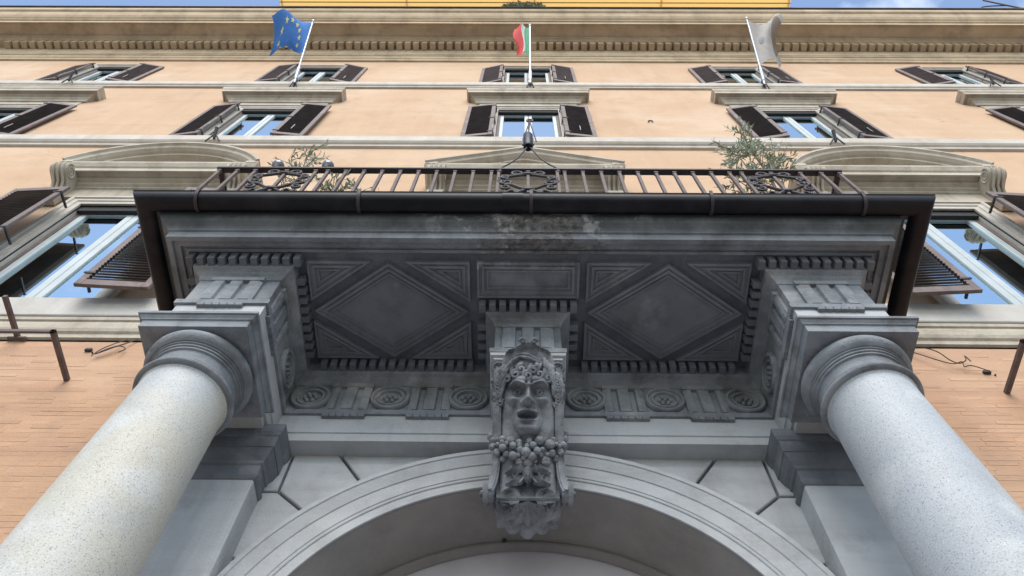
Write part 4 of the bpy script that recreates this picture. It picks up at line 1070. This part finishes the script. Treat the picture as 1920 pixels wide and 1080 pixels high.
shrub('low_shrub', 'low grey-green shrub showing between the bars beside the left panel', (-1.85, -1.40, 6.4),
      [([(-1.85, -1.40, 6.7), (-1.86, -1.43, 7.05), (-1.9, -1.46, 7.35)], .008, 16), ([(-1.85, -1.4, 6.7), (-1.72, -1.43, 7.0), (-1.62, -1.46, 7.3)], .008, 12), ([(-1.85, -1.4, 6.7), (-1.96, -1.44, 6.95), (-2.06, -1.47, 7.2)], .008, 10)], 12, 12, .075, .018, .14)
# weeds on the cornice edge
e = empty('cornice_bush', 'green and dry flowering weeds growing on the cornice edge in front of the attic', 'plant', (-.05, -1.2, 24.9))
lb = B(); r_ = random.Random(9)
for k in range(900):
    a = r_.uniform(0, 6.283); q = r_.random()**.5; p = Vector((-.05+.62*q*math.cos(a), -1.17+.13*q*math.sin(a), 24.9+r_.uniform(0, .75)*(1-.5*q)))
    leaf_quad(lb, p, Vector((r_.uniform(-1, 1), r_.uniform(-1, .6), r_.uniform(-.3, 1))), Vector((r_.uniform(-1, 1), r_.uniform(-1, 1), r_.uniform(-1, 1))), .14*r_.uniform(.6, 1.2), .06)
o = lb.obj('foliage', LEAF, e); o['kind'] = 'stuff'
tb = B()
for k in range(12): tb.tube([(-.05+.04*k-.22, -1.15, 24.88), (-.05+.08*k-.44, -1.2, 25.4)], .012, 5)
tb.obj('stem', BARK, e)

# ================================================================== FLAGS
def flag(name, label, base, ang, L_, surf, slots, nu=40, nv=28, deco=None):
    bx, by, bz = base; e = empty(name, label, 'flag', base, 'flags on slanting poles')
    d = Vector((0, -math.cos(R(ang)), math.sin(R(ang)))); b0 = Vector(base); tip = b0+d*L_
    B().tube([b0-d*.05, b0+d*.5, tip], [.03, .026, .02], 10).obj('pole', ALU, e, True, 60)
    B().sphere(tip+d*.03, (.04, .04, .05), 10, 8).obj('finial', ALU, e, True, 60)
    h = B(); h.tube([b0+d*.10, b0+d*.55], .042, 10)
    h.obj('socket', ALU, e, True, 50)
    h = B(); h.tube([b0+d*.05, (bx, -.02, bz-.12)], .028, 8); h.tube([b0+d*.4, (bx, -.0, bz+.10)], .016, 6); h.tube([b0+d*.1, (bx-.09, -.05, bz-.2)], .014, 6); h.tube([b0+d*.1, (bx+.09, -.05, bz-.2)], .014, 6)
    h.obj('holder', IRON, e, True, 50)
    pts = [[surf(u/(nu-1), v_/(nv-1), tip, d) for u in range(nu)] for v_ in range(nv)]
    b = B(); b.add([p for row in pts for p in row], [(j*nu+i, j*nu+i+1, (j+1)*nu+i+1, (j+1)*nu+i) for j in range(nv-1) for i in range(nu-1)])
    me = b.mesh('cloth', slots[0][1], True, None)
    for _, m_ in slots[1:]: me.materials.append(m_)
    k = 0
    for j in range(nv-1):
        for i in range(nu-1):
            u = (i+.5)/(nu-1); v_ = (j+.5)/(nv-1); idx = 0
            for n_, (fn, _) in enumerate(slots):
                if fn(u, v_): idx = n_
            me.polygons[k].material_index = idx; k += 1
    co = link('cloth', me, e)
    if deco: deco(e, co, lambda u, v_: surf(u, v_, tip, d))
    return e
def eu_surf(u, v, tip, d):
    # hoist along the pole (v = 0 top); the fly sags left, the lower half doubles forward over itself
    p = tip-d*(.06+1.30*v)
    w_ = max(0, 1-abs(v-.42)/.42)
    fold = .34*u*math.sin(5.2*v+2.2*u)+.12*u*math.sin(9*u+2)
    return p+Vector((-(.86-.34*v*v)*u+.10*u*math.sin(6*v+.6), -fold-.12*u, -.30*u*u*(1-v)-.62*u+.75*u*v*v+.16*u*math.sin(6.5*v+1.0)))
def star(e, co, S):
    for k in range(12):
        a = 2*math.pi*k/12; cu, cv = .5+.26*math.cos(a), .5+.33*math.sin(a); v = []; 
        c0 = S(cu, cv); n_ = (S(cu+.02, cv)-S(cu-.02, cv)).cross(S(cu, cv+.02)-S(cu, cv-.02)).normalized()
        for sgn in (1, -1):
            v = []
            for j in range(10):
                rr = (.075 if j % 2 == 0 else .03); an = math.pi/2+j*math.pi/5; v.append(S(cu+rr*math.cos(an)*.72, cv-rr*math.sin(an))+n_*.008*sgn)
            v.append(c0+n_*.010*sgn)
            link('star', mesh('star', v, [(j, (j+1) % 10, 10) for j in range(10)], STARY), e)
flag('flag', 'blue flag with yellow stars on a silver pole', (-5.56, -.15, 19.22), 65, 2.55, eu_surf, [(lambda u, v: True, EUB)], deco=star)
def it_surf(u, v, tip, d):
    p = tip-d*(.10+1.75*v)
    return p+Vector((-.36*u-.05*math.sin(6*v)*u+.05*math.sin(11*u+2*v)*u, .30*math.sin(8*u+1.5*v)*u*.55-.15*u, -.30*u*(1-v)+.75*u*v*.35+.08*math.sin(7*u)*u))
flag('flag', 'red white and green flag hanging limp on the middle pole', (.12, -.15, 19.25), 74, 3.2, it_surf, [(lambda u, v: True, ITG), (lambda u, v: .33 < u <= .62, ITW), (lambda u, v: u > .62, ITR)])
def gr_surf(u, v, tip, d):
    p = tip-d*(.10+1.75*v)
    curl = max(0, u-.62)
    return p+Vector((1.05*u-.5*curl-.22*u*math.sin(3*v), .26*math.sin(6*u+3*v)*u-.8*curl*math.sin(v*3.1), .10*u*(1-v)+1.10*u*v*(1-.2*u)-.8*curl*(1-v)+.06*math.sin(10*u+3*v)*u))
def emb(e, co, S):
    for sgn in (1, -1):
        v = []; cu, cv = .30, .48
        n_ = (S(cu+.02, cv)-S(cu-.02, cv)).cross(S(cu, cv+.02)-S(cu, cv-.02)).normalized()
        for j in range(16): a = j*math.pi/8; rr = .085 if j % 2 else .06; v.append(S(cu+rr*math.cos(a), cv+rr*1.3*math.sin(a))+n_*.009*sgn)
        v.append(S(cu, cv)+n_*.012*sgn)
        link('emblem', mesh('emblem', v, [(j, (j+1) % 16, 16) for j in range(16)], EMB), e)
flag('flag', 'faded grey flag with a pale emblem on a silver pole', (5.72, -.15, 19.22), 62.5, 2.55, gr_surf, [(lambda u, v: True, GRYF), (lambda u, v: u > .66 and .12 < v < .8, GRYD)], deco=emb)
# empty flag holders under the other windows
for (x, z, lb) in ((-5.70, 14.12, 'empty iron flag holder on the lower string course, left of centre'), (5.62, 14.12, 'empty iron flag holder on the lower string course, right of centre'),
                   (-11.05, 19.25, 'empty iron flag holder on the upper string course at far left'), (11.18, 19.25, 'empty iron flag holder on the upper string course at far right')):
    e = empty('flag_holder', lb, 'flag holder', (x, -.12, z), 'empty flag holders')
    B().tube([(x, -.14, z-.02), (x, -.28, z+.20)], [.026, .034], 10).obj('socket', IRON, e, True, 50)
    h = B(); h.tube([(x, -.2, z+.08), (x-.13, -.115, z-.12)], .014, 6); h.obj('leg', IRON, e); h = B(); h.tube([(x, -.2, z+.08), (x+.13, -.115, z-.12)], .014, 6); h.obj('leg', IRON, e)

# ================================================================== IRONWORK AND CABLES ON THE LOWER WALL
def ibox(b, p, q, w_=.022, h_=.022):
    p, q = Vector(p), Vector(q); d = (q-p); b_ = B()
    lo_ = Vector((min(p.x, q.x)-w_*(abs(d.x) < .01), min(p.y, q.y), min(p.z, q.z)-h_)); hi_ = Vector((max(p.x, q.x)+w_*(abs(d.x) < .01), max(p.y, q.y)+w_*(abs(d.y) < .01), max(p.z, q.z)+h_))
    b.cbox(lo_.x, hi_.x, lo_.y, hi_.y, lo_.z, hi_.z, .003)
e = empty('sign_frame', 'rusty iron frame standing out from the wall, left of the left column', 'bracket', (-4.29, 0, 6.19), 'iron frames on the lower wall')
b = B(); ibox(b, (-4.29, -.53, 6.19), (-4.29, .01, 6.19)); b.obj('arm', RUST, e)
b = B(); ibox(b, (-6.4, -.53, 6.19), (-4.268, -.53, 6.19)); b.obj('rail', RUST, e)
e = empty('sign_frame', 'short rusty iron arm on a bolted plate at the left edge', 'bracket', (-5.18, 0, 6.93), 'iron frames on the lower wall')
b = B(); ibox(b, (-5.18, -.50, 6.935), (-5.18, .0, 6.935)); b.obj('arm', RUST, e)
b = B(); b.cbox(-5.27, -5.08, -.05, .0, 6.90, 6.925, .003); b.obj('plate', RUST, e)
e = empty('sign_frame', 'rusty iron arm standing out from the wall, right of the right column', 'bracket', (4.37, 0, 6.11), 'iron frames on the lower wall')
b = B(); ibox(b, (4.37, -.55, 6.11), (4.37, .01, 6.11)); b.obj('arm', RUST, e)
b = B(); ibox(b, (4.348, -.55, 6.11), (6.4, -.55, 6.11)); b.obj('rail', RUST, e)
def cable(pts, r=.006):
    o = []; P_ = [Vector(p) for p in pts]
    for i in range(len(P_)-1):
        p0, p1, p2, p3 = P_[max(0, i-1)], P_[i], P_[i+1], P_[min(len(P_)-1, i+2)]
        for k in range(6):
            t = k/6; o.append(.5*((2*p1)+(p2-p0)*t+(2*p0-5*p1+4*p2-p3)*t*t+(3*p1-p0-3*p2+p3)*t**3))
    o.append(P_[-1]); return B().tube(o, r, 5)
b = cable([(-3.95, -.02, 6.93), (-4.02, -.04, 6.80), (-4.12, -.05, 6.70), (-4.22, -.04, 6.60), (-4.15, -.05, 6.64), (-4.05, -.05, 6.74), (-3.98, -.03, 6.72), (-4.0, -.05, 6.62)]); 
tag(b.obj('cable', IRON), 'loose end of black cable on the wall, left of the left capital', 'cable')
b = cable([(-4.05, -.02, 6.92), (-4.11, -.06, 6.76), (-4.2, -.05, 6.66), (-4.24, -.04, 6.56)], .005); tag(b.obj('cable', IRON), 'short straight cable end hanging left of the left capital', 'cable')
b = cable([(3.72, -.03, 6.86), (3.90, -.05, 6.84), (4.02, -.06, 6.74), (4.08, -.05, 6.60), (4.14, -.05, 6.54), (4.22, -.06, 6.58), (4.25, -.06, 6.66), (4.27, -.05, 6.58)]); tag(b.obj('cable', IRON), 'upper loop of black cable on the wall, right of the right capital', 'cable')
b = cable([(3.72, -.03, 6.84), (3.84, -.05, 6.70), (3.95, -.06, 6.58), (4.08, -.05, 6.53), (4.18, -.05, 6.57), (4.16, -.05, 6.48), (4.24, -.05, 6.50), (4.36, -.05, 6.40)], .005); tag(b.obj('cable', IRON), 'lower sagging black cable on the wall, right of the right capital', 'cable')
for (x, z, lb) in ((-4.35, 6.72, 'small wall fixing left of the left capital'), (4.36, 6.44, 'small wall fixing right of the right capital')):
    b = B(); b.cbox(x-.035, x+.035, -.03, .0, z-.02, z+.02, .006); b.cbox(x+.05, x+.065, -.02, .0, z-.05, z-.035, .003); tag(b.obj('wall_fixing', IRON), lb, 'fixing')
# hook ring on the stucco between the upper windows
b = B(); b.tube([(2.55+.045*math.cos(t*.4), -.02, 16.0+.06*math.sin(t*.4)) for t in range(-2, 11)], .012, 6); tag(b.obj('wall_ring', IRON), 'small iron ring on the stucco right of the middle window', 'ring')
# aerial on the roof edge
e = empty('aerial', 'thin black curved aerial on the roof edge at top right', 'aerial', (14.2, -1.2, 24.9))
B().tube([(14.9, -1.2, 24.88), (14.9, -1.2, 27.4)], .03, 6).obj('mast', IRON, e)
cable([(14.9, -1.2, 25.9), (14.4, -1.2, 25.8), (13.9, -1.2, 25.5), (13.5, -1.2, 24.9)], .02).obj('boom', IRON, e)
